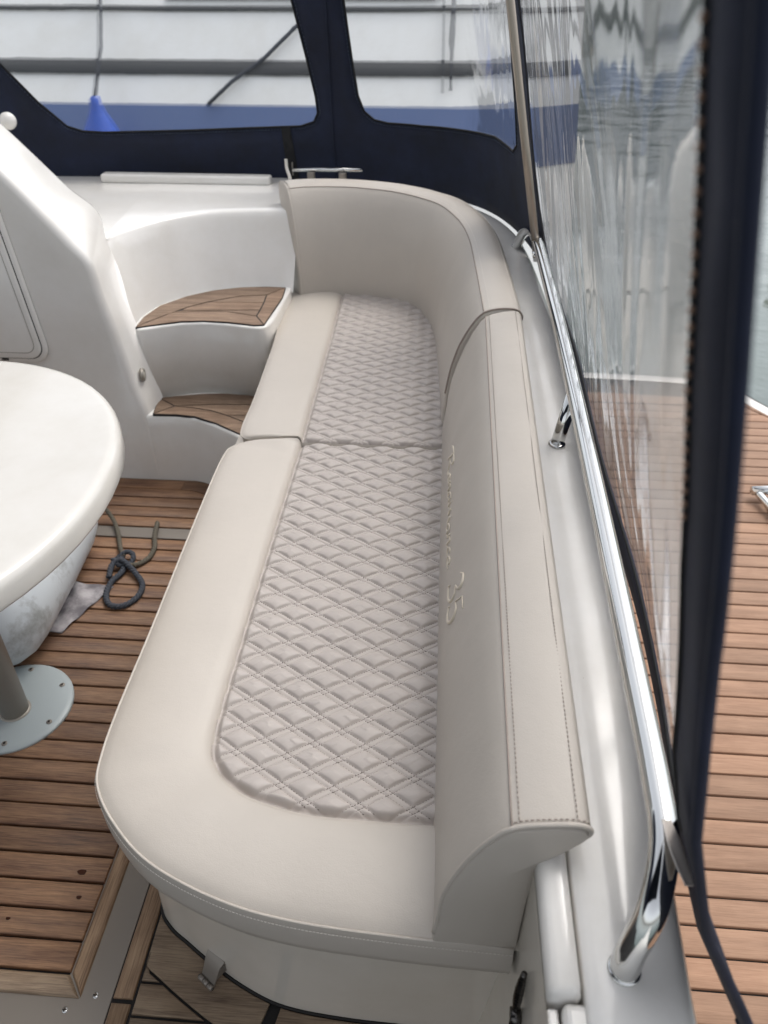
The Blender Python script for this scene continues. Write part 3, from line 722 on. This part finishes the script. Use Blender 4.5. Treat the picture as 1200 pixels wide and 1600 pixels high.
# courtesy light in the console wall
clt = thing('courtesy_light', 'small round courtesy light set into the white console wall', 'light', (-.93, 2.18, .365))
MX = Matrix.Translation((-.9335, 2.185, .367)) @ Matrix.Rotation(R(82), 4, 'Z') @ Matrix.Rotation(R(90), 4, 'X') @ Matrix.Rotation(R(0), 4, 'Y')
MX = Matrix.Translation((-.9365, 2.185, .365)) @ Matrix.Rotation(R(88), 4, 'Y') @ Matrix.Rotation(R(-9), 4, 'X')
mesh('bezel', xform(lathe([(.021, -.004), (.021, .003), (.019, .006), (.0155, .0065), (.0135, .003), (.0005, .003)], 28), MX), 'alu', clt)
mesh('lens', xform(lathe([(.0133, .002), (.0125, .0055), (.008, .007), (.0005, .0075)], 24), MX), new_mat('frosted_lens', lin('#b9b5ab'), .25), clt)
# teak inlays of the steps
T2 = dict(
 back=[(-.956, 2.242), (-.957, 2.337), (-.935, 2.433), (-.87, 2.526), (-.793, 2.589), (-.706, 2.625), (-.613, 2.640), (-.544, 2.637), (-.597, 2.556), (-.686, 2.539), (-.782, 2.477), (-.84, 2.421), (-.89, 2.349), (-.926, 2.294)],
 right=[(-.544, 2.637), (-.537, 2.538), (-.544, 2.426), (-.553, 2.295), (-.592, 2.364), (-.591, 2.416), (-.592, 2.488), (-.597, 2.556)],
 front=[(-.553, 2.295), (-.584, 2.288), (-.675, 2.307), (-.755, 2.312), (-.822, 2.302), (-.883, 2.276), (-.956, 2.242), (-.926, 2.294), (-.89, 2.349), (-.88, 2.373), (-.778, 2.392), (-.698, 2.394), (-.592, 2.364)],
 s1=[(-.597, 2.556), (-.592, 2.488), (-.782, 2.474), (-.686, 2.539)],
 s2=[(-.592, 2.488), (-.591, 2.416), (-.85, 2.394), (-.84, 2.421), (-.782, 2.474)],
 s3=[(-.591, 2.416), (-.592, 2.364), (-.698, 2.394), (-.778, 2.392), (-.88, 2.373), (-.85, 2.394)])
T1 = dict(
 left=[(-.924, 2.248), (-.854, 2.195), (-.909, 2.137)],
 back=[(-.924, 2.248), (-.87, 2.266), (-.785, 2.288), (-.714, 2.297), (-.621, 2.29), (-.516, 2.263), (-.504, 2.199), (-.615, 2.222), (-.73, 2.215), (-.798, 2.205), (-.854, 2.195)],
 front=[(-.909, 2.137), (-.854, 2.195), (-.794, 2.188), (-.727, 2.173), (-.668, 2.145), (-.597, 2.103), (-.515, 2.033), (-.501, 1.944), (-.598, 2.030), (-.692, 2.093), (-.77, 2.131), (-.834, 2.139)],
 s1=[(-.854, 2.195), (-.798, 2.205), (-.73, 2.215), (-.615, 2.222), (-.504, 2.199), (-.496, 2.158), (-.668, 2.145), (-.727, 2.173), (-.794, 2.188)],
 s2=[(-.668, 2.145), (-.496, 2.158), (-.486, 2.103), (-.517, 2.042), (-.597, 2.103)])
def fill_poly(poly, z0, z1, gap):
    """flat board of any outline: constrained triangulation, real sides"""
    p = inset(poly, gap); n = len(p)
    r = delaunay_2d_cdt([Vector(q) for q in p], [(i, (i+1) % n) for i in range(n)], [], 0, 1e-6)
    vs, fs = r[0], r[2]; P2 = [tuple(q) for q in p]; F2 = []
    for f in fs:
        c = sum((vs[i] for i in f), Vector((0, 0)))/len(f)
        if pip(np.array([c.x]), np.array([c.y]), P2)[0]: F2.append(tuple(f))
    V = [(q.x, q.y, z1) for q in vs]; m = len(V); Fc = list(F2)
    V += [(*q, z1) for q in p]+[(*q, z0) for q in p]
    Fc += [(m+i, m+(i+1) % n, m+n+(i+1) % n, m+n+i) for i in range(n)]
    return V, Fc
def tread(pieces, outline, z):
    base = mesh('tread', fill_poly(outline, z-.008, z-.0012, 0), 'caulk', con, False)
    for k, pl_ in pieces.items():
        mesh('teak_board', fill_poly(pl_, z-.006, z+random.uniform(0, .0006), .0026), 'teak_step', base, False)
tread(T2, [(-.956, 2.242), (-.957, 2.337), (-.935, 2.433), (-.87, 2.526), (-.793, 2.589), (-.706, 2.625), (-.613, 2.640), (-.544, 2.637), (-.537, 2.538), (-.544, 2.426), (-.553, 2.295), (-.584, 2.288), (-.675, 2.307), (-.755, 2.312), (-.822, 2.302), (-.883, 2.276)], .500)
tread(T1, [(-.924, 2.248), (-.87, 2.266), (-.785, 2.288), (-.714, 2.297), (-.621, 2.29), (-.516, 2.263), (-.486, 2.103), (-.501, 1.944), (-.598, 2.030), (-.692, 2.093), (-.77, 2.131), (-.834, 2.139), (-.909, 2.137)], .2505)
# curved board where the floor meets the lower riser
fb = catmull([(-2.4, 2.120), (-1.6, 2.120), (-.95, 2.122), (-.85, 2.122), (-.776, 2.114), (-.70, 2.076), (-.60, 2.006), (-.50, 1.915), (-.42, 1.84)], 6)
for a0, a1 in ((0, 19), (19, len(fb)-1)):
    rows = []
    for p, n in list(zip(fb, outward(fb)))[a0:a1+1]:
        if n[1] > 0: n = -n
        sh = np.array((.003, 0)) if a0 else np.array((0, 0))
        q = p+n*.048; p = p+sh; q = q+sh
        rows.append([(*p, -.01), (*p, .0016), (*q, .0016), (*q, -.01)])
    sharp(mesh('curved_board', grid(rows), 'teak', floor, True), 40)

# ------------------------------------------------------------------ table
tb = thing('cockpit_table', 'oval white table on a grey tube pedestal with round floor plate', 'table', (-.99, 1.08, 0))
def ell(a, b, n=72): return [(-1.033+a*math.copysign(abs(math.cos(t))**.97, math.cos(t)), 1.060+b*math.copysign(abs(math.sin(t))**.97, math.sin(t))) for t in [2*math.pi*k/n for k in range(n)]]
rows = []
for d, z in ((.05, .648), (.010, .649), (.003, .652), (0, .658), (0, .684), (.0015, .692), (.006, .699), (.013, .7025), (.022, .7035), (.03, .7037), (.20, .7035), (.40, .7035)):
    rows.append([(x, y_, z) for x, y_ in ell(.460-d, .505-d)])
vf = grid(rows, False, True); n = 72; vf[1].append(tuple(range((len(rows)-1)*n, len(rows)*n))); vf[1].append(tuple(range(n)))
mesh('table_top', vf, 'table', tb)
mesh('pedestal', lathe([(.0315, .008), (.0315, .650)], 40, (-.955, 1.125)), 'alu', tb)
mesh('pedestal_collar', lathe([(.036, .008), (.036, .012), (.033, .0145), (.031, .015)], 40, (-.955, 1.125)), 'alu', tb)
fp_ = mesh('floor_plate', lathe([(.134, -.002), (.134, .004), (.131, .007), (.12, .009), (.09, .0105), (.03, .011)], 64, (-.965, 1.14)), 'plate', tb)
mesh('head_plate', lathe([(.11, .640), (.11, .654)], 40, (-.955, 1.125)), 'alu', tb)
for a in (-75, -22, 38, 95, 150, 215):
    x, y_ = -.965+.112*math.cos(R(a)), 1.14+.112*math.sin(R(a))
    s = mesh('screw', lathe([(.0065, .007), (.0065, .0105), (.005, .0115), (.0005, .0117)], 18, (x, y_)), 'steel_dull', fp_)
    mesh('socket', lathe([(.003, .0110), (.003, .0121), (.0005, .0121)], 6, (x, y_)), 'gap', s, False)

# ------------------------------------------------------------------ white fender, rag and rope under the table
fd_m = new_mat('scuffed_white_vinyl', lin('#ccd2d6'), .42); v = coords(fd_m)
sm = ramp(fd_m, noise(fd_m, coords(fd_m, (1, 1, 1)), 6, 7, .7), [(.54, (1, 1, 1)), (.66, (.50, .48, .45)), (.75, (.35, .33, .30))])
LK(fd_m, mixc(fd_m, .8, lin('#ccd2d6'), sm, 'MULTIPLY'), BS(fd_m).inputs['Base Color']); bump(fd_m, noise(fd_m, v, 30, 4), .1, .003)
fe = thing('boat_fender', 'scuffed white cylindrical fender lying on the teak under the table', 'fender', (-1.06, 1.5, 0))
pr = [(.012, -.325), (.03, -.322), (.062, -.307), (.092, -.275), (.108, -.235), (.113, -.19), (.115, 0), (.113, .17), (.105, .225), (.085, .27), (.05, .305), (.028, .32), (.024, .345), (.012, .35)]
FM = Matrix.Translation((-1.062, 1.515, .116)) @ Matrix.Rotation(R(4), 4, 'Z') @ Matrix.Rotation(R(-90), 4, 'X')
mesh('body', xform(lathe(pr, 40), FM), fd_m, fe)
mesh('eyelet', xform(tube([(0, .02*math.cos(t), .362+.02*math.sin(t)) for t in [2*math.pi*k/20 for k in range(20)]], .007, 8, False, True), FM), fd_m, fe)

rag_m = new_mat('grey_cloth', lin('#9c989b'), .9); bump(rag_m, noise(rag_m, coords(rag_m), 60, 5), .6, .004)
LK(rag_m, ramp(rag_m, noise(rag_m, coords(rag_m), 16, 5), [(.38, lin('#6c686c')), (.6, lin('#aaa6a8'))]), BS(rag_m).inputs['Base Color'])
rows = []
for i in range(22):
    t = i/21; a = np.array((-.975, 1.372))*(1-t)+np.array((-.966, 1.575))*t; b = np.array((-.955, 1.388))*(1-t)+np.array((-.885, 1.577))*t
    a = a+np.array((-.06, 0))
    rows.append([(*(a+(b-a)*s), .005+.010*(1-s)*(1+math.sin(7*t+5*s))*.8+.003*math.sin(19*t+11*s)+.002) for s in np.linspace(0, 1, 14)])
rg = mesh('cleaning_rag', grid(rows), rag_m); sol = rg.modifiers.new('thickness', 'SOLIDIFY'); sol.thickness = .002; sol.offset = 1
tag(rg, 'crumpled grey rag on the floor between fender and rope loop', 'rag')

def rope_vf(path, r):
    P3 = resample(catmull(path, 12), .004); V, Fc = [], []
    vf = tube(P3, r*.82, 8); s = 0
    strands = [vf]
    for k in range(3):
        pts = []
        for i in range(len(P3)):
            t = P3[min(i+1, len(P3)-1)]-P3[max(i-1, 0)]; t /= np.linalg.norm(t); a = np.cross(t, (0, 0, 1.)); a /= np.linalg.norm(a)+1e-9; b = np.cross(a, t)
            ph = i*.75+k*2.094; pts.append(P3[i]+(a*math.cos(ph)+b*math.sin(ph))*r*.5)
        strands.append(tube(pts, r*.56, 6))
    return join(*strands)
rp_ = thing('fender_rope', 'dark rope with a tied eye loop lying on the teak floor', 'rope', (-.86, 1.6, 0))
mesh('eye_loop', rope_vf([(-.900, 1.690, .016), (-.878, 1.64, .012), (-.895, 1.585, .010), (-.888, 1.53, .009), (-.862, 1.495, .009), (-.825, 1.497, .009), (-.800, 1.535, .009), (-.803, 1.585, .010), (-.835, 1.625, .014), (-.862, 1.648, .022), (-.890, 1.665, .028), (-.912, 1.65, .022), (-.905, 1.60, .016)], .0085), 'rope', rp_)
mesh('knot', rope_vf([(-.915, 1.685, .012), (-.890, 1.708, .024), (-.865, 1.695, .022), (-.868, 1.665, .012), (-.895, 1.655, .018), (-.918, 1.672, .024)], .0078), 'rope', rp_)
mesh('tail', rope_vf([(-.885, 1.66, .016), (-.850, 1.668, .010), (-.825, 1.70, .009), (-.822, 1.75, .009), (-.840, 1.81, .009), (-.852, 1.875, .010)], .0078), 'rope_tail', rp_)
mesh('standing_part', rope_vf([(-1.045, 1.885, .10), (-1.02, 1.89, .05), (-.985, 1.862, .016), (-.950, 1.80, .010), (-.920, 1.735, .012), (-.895, 1.695, .018)], .0070), 'rope_tail', rp_)

# ------------------------------------------------------------------ canopy
CPTS = [(.272, .02), (.274, .20), (.279, .32), (.284, .43), (.297, .62), (.302, .81), (.304, 1.0), (.306, 1.6), (.303, 2.0), (.288, 2.35), (.235, 2.68), (.11, 2.96), (-.08, 3.13), (-.32, 3.20), (-.7, 3.21), (-1.3, 3.19), (-2.4, 3.15)]
CC = np.array(catmull(CPTS, 24)); CS = arc_len(CC)-.18
def can_lean(s, z):
    sd = min(1, max(0, (2.6-s)/.9)); l = (.22*sd+.14*(1-sd))*(z-.7)
    sag = np.interp(z, [.7, .85, .98, 1.16, 1.33, 1.44, 2.0], [0, .022, .034, .033, .027, .022, 0])
    return l+sag*math.exp(-((s-.1)/.6)**2)
def can(s, z, off=0):
    x, y_ = np.interp(s, CS, CC[:, 0]), np.interp(s, CS, CC[:, 1])
    t = np.array((np.interp(s+.01, CS, CC[:, 0])-np.interp(s-.01, CS, CC[:, 0]), np.interp(s+.01, CS, CC[:, 1])-np.interp(s-.01, CS, CC[:, 1]))); t /= np.linalg.norm(t)+1e-9
    l = can_lean(s, z)+off-.022*math.exp(-((s-.09)/.08)**2)*min(1, max(0, (.85-z)/.18))+.004*math.sin(s*9+z*3)*math.sin(z*7)
    return (x-t[1]*l, y_+t[0]*l, z)
def dens(poly, step):
    out = []
    for i in range(len(poly)):
        a, b = np.array(poly[i]), np.array(poly[(i+1) % len(poly)]); n = max(1, int(np.linalg.norm(b-a)/step))
        out += [tuple(a+(b-a)*k/n) for k in range(n)]
    return out
def can_sheet(outer, holes, step=.05, off=0):
    loops = [dens(outer, step)]+[dens(h, step*.7) for h in holes]; V, E = [], []
    for lp in loops:
        n = len(V); V += [Vector(p) for p in lp]; E += [(n+i, n+(i+1) % len(lp)) for i in range(len(lp))]
    s0, s1 = min(p[0] for p in outer), max(p[0] for p in outer); z0, z1 = min(p[1] for p in outer), max(p[1] for p in outer)
    S, Z = np.meshgrid(np.arange(s0+step, s1, step), np.arange(z0+step, z1, step)); S = S.ravel(); Z = Z.ravel()
    ok = pip(S, Z, loops[0]) & (dist_path(S, Z, loops[0]+loops[0][:1]) > step*.4)
    for h in loops[1:]: ok &= ~pip(S, Z, h) & (dist_path(S, Z, h+h[:1]) > step*.4)
    V += [Vector((a, b)) for a, b in zip(S[ok], Z[ok])]
    r = delaunay_2d_cdt(V, E, [], 0, 1e-6); vs, fs = r[0], r[2]
    cx = np.array([sum(vs[i].x for i in f)/len(f) for f in fs]); cy = np.array([sum(vs[i].y for i in f)/len(f) for f in fs])
    ok = pip(cx, cy, loops[0])
    for h in loops[1:]: ok &= ~pip(cx, cy, h)
    return [can(q.x, q.y, off) for q in vs], [tuple(f) for f, k in zip(fs, ok) if k]
def solid(o, t=.002, off=0):
    m = o.modifiers.new('thickness', 'SOLIDIFY'); m.thickness = t; m.offset = off; return o
def smoothp(pts, n=5): return [tuple(p) for p in catmull(pts, n, True)]
ZT = 1.98
W_side = [(.150, 1.92), (.135, 1.50), (.131, 1.384), (.134, 1.34), (.142, 1.282), (.145, 1.204), (.151, 1.103), (.158, 1.02), (.175, .93), (.205, .82), (.26, .755), (.41, .740), (.55, .743), (.74, .750), (1.03, .764), (1.40, .782), (1.75, .800), (1.90, .825), (1.985, .90), (2.03, 1.02), (2.08, 1.12), (2.16, 1.36), (2.22, 1.6), (2.27, 1.92)]
W_right = [(2.41, 1.92), (2.388, 1.4), (2.37, 1.1), (2.375, .985), (2.43, .958), (2.603, .970), (2.848, .956), (3.041, .948), (3.19, .948), (3.245, .957), (3.283, .985), (3.304, 1.035), (3.322, 1.158), (3.343, 1.329), (3.40, 1.92)]
W_left = [(3.47, 1.92), (3.50, 1.5), (3.533, 1.328), (3.495, 1.156), (3.470, 1.03), (3.466, .975), (3.483, .945), (3.534, .929), (3.956, .911), (4.30, .901), (4.38, .905), (4.436, .922), (4.521, 1.004), (4.621, 1.135), (4.95, 1.55), (5.1, 1.92)]
SIDE = [(.085, ZT), (.062, 1.44), (.063, 1.378), (.064, 1.319), (.067, 1.258), (.073, 1.178), (.085, 1.089), (.092, .983), (.097, .88), (.100, .80), (.098, .74), (.090, .69), (.100, .655), (.13, .64), (.22, .628), (.5, .640), (.86, .655), (1.4, .695), (1.93, .728), (2.14, .722), (2.44, ZT)]
BACKO = [(2.40, ZT), (2.15, .722), (2.5, .715), (3.0, .705), (3.4, .705), (4.0, .700), (5.33, .690), (5.33, ZT)]
cs_ = thing('side_canopy', 'navy canvas side curtain with large wavy clear window beside the rail', 'canopy', (.3, 1.2, .6))
solid(mesh('canvas', can_sheet(SIDE, [W_side], .05), 'canvas', cs_), .003)
W2 = [(p[0], p[1]) for p in W_side]
def grow_poly(poly, d): return [tuple(q) for q in inset(poly, -d)]
vs_ = mesh('clear_window', can_sheet(grow_poly(W_side, .012), [], .03, -.0025), 'vinyl_side', cs_)
def bead(poly, rad, off, m, parent, name, closed=True):
    lp = dens(poly, .02) if closed else [tuple(q) for q in resample(poly, .02)]; return mesh(name, tube([can(a, b, off) for a, b in lp], rad, 6, False, closed), m, parent)
bead(W_side, .0022, .002, 'canvas_edge', cs_, 'window_binding')
tz_m = new_mat('backlit_thread', lin('#a98873'), .6)  # stitch colour painted pale for light showing through the stitches
lp = [can(a-.004, b, .004) for a, b in resample(np.array([(0.137, 1.50), (.131, 1.384), (.134, 1.34), (.142, 1.282), (.145, 1.204)]), .0085)]
V = ([], [])
for p in lp: V = join(V, xform(lathe([(.0005, -.0018), (.0015, -.0008), (.0015, .0008), (.0005, .0018)], 8), Matrix.Translation(p)))
mesh('edge_stitching', V, tz_m, cs_)
bead([p for p in SIDE[:14]], .004, 0, 'canvas', cs_, 'edge_hem', False)
cbk = thing('rear_canopy', 'navy canvas wall with two clear windows across the far end', 'canopy', (-.6, 3.2, .7))
solid(mesh('canvas', can_sheet(BACKO, [W_left, W_right], .055), 'canvas', cbk), .003)
for wn in (W_left, W_right):
    mesh('clear_window', can_sheet(grow_poly(wn, .012), [], .045, -.0025), 'vinyl_back', cbk)
    bead(wn, .0035, .002, 'canvas_edge', cbk, 'window_binding')
    lp_ = dens([tuple(q) for q in inset(wn, -.010)], .02)
    mesh('stitching', stitches([can(a, b, .0025) for a, b in lp_], .012, .008, .0018, .001), new_mat('grey_canvas_thread', lin('#5f6b78'), .8), cbk, False)
# folded seam strip on the mullion
for s0, s1 in ((3.395, 3.43), (3.41, 3.36)):
    pass
mesh('mullion_seam', tube([can(3.41-.0*k, .72+.05*k, .004) for k in range(26)], .004, 6), 'canvas', cbk)
# zip with its puller
zp = mesh('zip_tape', can_sheet([(3.575, .925), (3.61, .925), (3.60, .72), (3.555, .72)], [], .03, .006), 'canvas_edge', cbk)
mesh('zip_puller', tube([can(3.578, .80-.006*k, .012+.001*k) for k in range(9)], .003, 6), 'steel_dull', zp)
# canopy bow tube
ct = thing('canopy_bow', 'thin steel canopy bow rising from the rail at the far corner', 'tube', (.254, 2.1, .80))
mesh('tube', tube([(.256, 2.10, .800), (.194, 2.10, 1.079), (.130, 2.10, 1.37), (.0, 2.10, 1.95)], .0105, 14), 'bow', ct)
mesh('end_fitting', tube([(.260, 2.10, .786), (.2535, 2.10, .812)], .0125, 14), 'steel', ct)
# unseen navy roof and side sheet, added to shade the cockpit interior
rf_ = thing('added_shade_roof', 'unseen navy canvas sheet added overhead to shade the near half of the cockpit', 'canopy', (-1.2, -.2, 1.98))
rows = [[(x, y_, 1.985+.22*(1-((x+1.27)/1.33)**2)+.02*math.sin(y_*3)) for x in np.linspace(-2.6, -.22, 24)] for y_ in np.linspace(-1.2, .40, 16)]
solid(mesh('canvas', grid(rows), 'canvas', rf_), .003)
rows = [[(-2.6-.10*k/8, y_, 1.985-1.25*k/8) for k in range(9)] for y_ in np.linspace(-1.0, 2.1, 18)]
solid(mesh('added_shade_drop', grid(rows), 'canvas', rf_), .003)  # unseen sheet added on the left to darken the inner backrest face
mesh('added_roof_bow', tube([(x, .40, 1.975+.22*(1-((x+1.27)/1.33)**2)) for x in np.linspace(-2.6, .04, 24)], .012, 10), 'bow', rf_)
# folded steel bracket and strap behind the corner backrest
bk_ = thing('stern_bracket', 'low steel bar on two feet behind the curved backrest', 'bracket', (-.44, 3.08, .74))
mesh('bar', tube([(-.575, 3.08, .795), (-.31, 3.08, .799)], .0065, 10), 'steel', bk_)
for x in (-.505, -.385):
    bevel(mesh('foot', box(x-.014, x+.014, 3.066, 3.09, .735, .790), 'steel_dull', bk_, False), .004)
mesh('strap', tube(catmull([(-.60, 3.09, .83), (-.597, 3.08, .80), (-.585, 3.06, .775), (-.578, 3.05, .745)], 5), .006, 8), 'thread_light', bk_)
kn = thing('canvas_knob', 'small white ball knob at the console pillar by the navy canvas', 'knob', (-1.62, 3.0, .96))
mesh('ball', xform(lathe([(.003, -.03)]+[(.030*math.cos(a), .030*math.sin(a)) for a in np.linspace(-1.5, 1.5, 14)], 20), Matrix.Translation((-1.600, 3.0, .962))), 'gelcoat', kn)
# cloth tab hanging on the rail at the curtain's lower corner
tab = thing('curtain_tab', 'pale ribbed hook-and-loop tab between the rail bend and canopy hem', 'tab', (.26, .44, .72))
rows = []
for i in range(14):
    t = i/13; c = np.array((.2365, .438, .785))*(1-t)+np.array((.2500, .386, .765))*t
    wd = .011*math.sin(math.pi*(.12+.80*t))+.002
    rows.append([tuple(c+np.array((math.sin(s*3)*.002+s*wd*.7, s*wd*.45, -s*wd*.75+.0012*math.sin(s*22)))) for s in np.linspace(-1, 1, 16)])
o = mesh('strip', grid(rows), new_mat('grey_tab_cloth', lin('#c9c1ba'), .9), tab); solid(o, .002)

# ------------------------------------------------------------------ outside: swim platform
pf = mesh('swim_platform', slab([(.30, -1.0), (1.75, -1.0), (1.75, 2.2), (1.62, 2.65), (1.40, 3.08), (1.33, 3.21), (1.1, 3.30), (.30, 3.34)], -.30, -.108, .01, 2), 'caulk'); tag(pf, kind=SE)
y = -.40; PP = .0597
def xe(yq): return float(np.interp(yq, [-1, 2.2, 2.62, 2.9, 3.05], [1.66, 1.66, 1.54, 1.40, 1.27]))
while y < 3.0:
    ya, yb = y+.0026, y+PP-.0026
    plank_obj([(.32, ya), (xe(ya), ya), (xe(yb), yb), (.32, yb)], -.112, -.100+random.uniform(-.0004, .0004), 'deck', pf); y += PP
plank_obj([(.32, 3.012), (1.26, 3.012), (1.22, 3.075), (.32, 3.12)], -.112, -.100, 'deck', pf)
plank_obj([(1.302, 3.02), (1.345, 3.10), (1.43, 2.95), (1.405, 2.905)], -.112, -.100, 'deck', pf, 'edge_board')
plank_obj([(1.41, 2.90), (1.435, 2.945), (1.58, 2.66), (1.545, 2.625)], -.112, -.100, 'deck', pf, 'edge_board')
rim = [(1.70, 2.2), (1.60, 2.66), (1.38, 3.07), (1.30, 3.20), (1.1, 3.28), (.3, 3.32)]
rows = []
for p, n in zip(catmull(rim, 6), outward(catmull(rim, 6))):
    if n[0]+n[1] < 0: n = -n
    rows.append([(*(p+n*d), z) for d, z in ((-.065, -.101), (-.06, -.0975), (-.015, -.0975), (0, -.104), (.004, -.13), (.004, -.30))])
mesh('white_rim', grid(rows), 'gelcoat', pf)
dk = thing('deck_fitting', 'polished steel folding cleat on the pale plank platform', 'cleat', (1.17, 2.28, -.1))
mesh('bar', tube([(1.118, 2.305, -.062), (1.30, 2.33, -.062)], .016, 14), 'steel', dk)
mesh('arm', tube(catmull([(1.135, 2.30, -.066), (1.155, 2.22, -.07), (1.18, 2.13, -.078), (1.215, 2.05, -.085)], 5), .013, 12), 'steel', dk)
bevel(mesh('base', box(1.16, 1.30, 2.14, 2.29, -.101, -.088), 'steel', dk, False), .004)

# ------------------------------------------------------------------ outside: neighbouring boat, its fender and lines
nb = thing('neighbour_boat', 'white boat hull with blue waterline band moored beyond the far windows', 'boat', (-2.5, 5.3, -.85))
def hull_strip(z0, z1, dy, m, name, n=10, bulge=0.0):
    xs = np.linspace(-9, .80, 60); rows = []
    for k in range(n+1):
        z = z0+(z1-z0)*k/n
        rows.append([(x, 5.02+dy+.60*(z-.6)-bulge*math.sin(math.pi*k/n)+.55*max(0, (x-.1))**2, z) for x in xs])
    return mesh(name, grid(rows), m, nb)
M['hull'] = gelcoat('hull_white', '#efefec', .25); M['hull_blue'] = new_mat('hull_blue', lin('#51658f'), .4); M['rub'] = new_mat('grey_rubber', lin('#3e4042'), .7)
hull_strip(-.95, 1.75, 0, 'hull', 'hull_side', 14)
hull_strip(.42, .718, -.006, 'hull_blue', 'waterline_band', 4)
hull_strip(.865, .940, -.012, 'rub', 'rub_rail', 6, .012)
hull_strip(1.178, 1.205, -.010, 'rub', 'styling_line', 3, .008)
mesh('transom', ([(.80, 4.37, -.95), (.80, 7.5, -.95), (.80, 7.5, 1.75), (.80, 5.98, 1.75)], [(0, 1, 2, 3)]), 'hull', nb, False)
mesh('deck', ([(-9, 5.71, 1.75), (.80, 5.98, 1.75), (.80, 7.5, 1.75), (-9, 7.5, 1.75)], [(0, 1, 2, 3)]), 'hull', nb, False)
wpl = [(-1.72, 1.24), (-.10, 1.24), (-.2, 1.52), (-1.55, 1.52)]
mesh('window', ([(x, 5.0+.60*(z-.6)-.002, z) for x, z in wpl]+[(x, 5.03+.60*(z-.6), z) for x, z in wpl], [(0, 1, 2, 3), (0, 4, 5, 1), (1, 5, 6, 2), (2, 6, 7, 3), (3, 7, 4, 0)]), new_mat('smoked_glass', lin('#33373b'), .1), nb, False)
bf = thing('boat_fender', 'blue teardrop fender hanging against the white neighbouring hull', 'fender', (-2.05, 4.82, .3))
M['fender_blue'] = new_mat('fender_blue', lin('#2c55b4'), .4)
mesh('body', lathe([(.012, .79), (.026, .785), (.03, .75), (.05, .70), (.095, .62), (.13, .53), (.135, .45), (.11, .38), (.06, .33), (.01, .32)], 32, (-2.04, 4.84)), 'fender_blue', bf)
mesh('rope', tube([(-2.04, 4.84, .78), (-2.06, 5.10, 1.0), (-2.08, 5.30, 1.25), (-2.10, 5.66, 1.76)], .010, 8), 'rope', bf)
tag(mesh('mooring_line', tube([(-1.44, 5.06, .72), (-1.29, 5.13, .84), (-1.10, 5.20, .955), (-.94, 5.28, 1.09), (-.78, 5.37, 1.23), (-.5, 5.66, 1.76)], .011, 8), 'rope'), 'dark line running diagonally across the white neighbouring hull', 'rope')
tag(mesh('hanging_line', tube([(-.035, 5.10, .80), (-.04, 5.22, 1.0), (-.05, 5.40, 1.3), (-.06, 5.66, 1.76)], .009, 8), 'rope'), 'thin dark line hanging straight down the white neighbouring hull', 'rope')

# ------------------------------------------------------------------ outside: pontoon and far shore
M['pont'] = teak('pontoon_wood', '#8a7a62', '#b3a07f', '#cbbb9c', 'x', 0, .8)
po = mesh('pontoon', box(3.2, 14, 6.0, 7.6, -.85, -.42), 'pont', smooth=False); tag(po, kind=SE)
pi_m = new_mat('pile_wood', lin('#3a3a2c'), .9)
for i, (x, y_) in enumerate(((2.62, 4.75), (4.5, 7.9))):
    p_ = mesh('mooring_pile', lathe([(.13, -.95), (.13, 1.4), (.12, 1.44), (.02, 1.5)], 18, (x, y_)), pi_m)
    tag(p_, ['dark wooden mooring pile just beyond the platform corner', 'dark wooden mooring pile behind the pale pontoon'][i], 'pile', 'mooring piles')
sh = mesh('far_shore', box(-260, 300, 78, 120, -1.2, .6), new_mat('shore_green', lin('#6d7660'), .95), smooth=False); tag(sh, kind=SE)
fo_m = new_mat('far_foliage', lin('#57655f'), .95)
LK(fo_m, ramp(fo_m, noise(fo_m, coords(fo_m), .8, 5), [(.35, lin('#46554f')), (.7, lin('#6f7d70'))]), BS(fo_m).inputs['Base Color'])
V, Fc = [], []
rng = np.random.RandomState(3)
for k in range(330):
    x = -200+k*1.45+rng.uniform(-1, 1); y_ = 80+rng.uniform(0, 14); h = rng.uniform(5, 11); r = rng.uniform(1.6, 3.2)
    prof = [(r*.35, 0), (r, h*.22), (r*.95, h*.45), (r*.62, h*.72), (r*.25, h*.92), (.05, h)]
    vf = lathe([(max(.05, a*rng.uniform(.75, 1.2)), b+.4) for a, b in prof], 8, (x, y_)); V, Fc = join((V, Fc), vf) if k % 40 == 0 else (V+list(vf[0]), Fc+[tuple(i+len(V) for i in q) for q in vf[1]])
tag(mesh('far_woodland', (V, Fc), fo_m, None, False, fix=False), 'belt of hazy trees along the far shore', 'trees', kind='stuff')
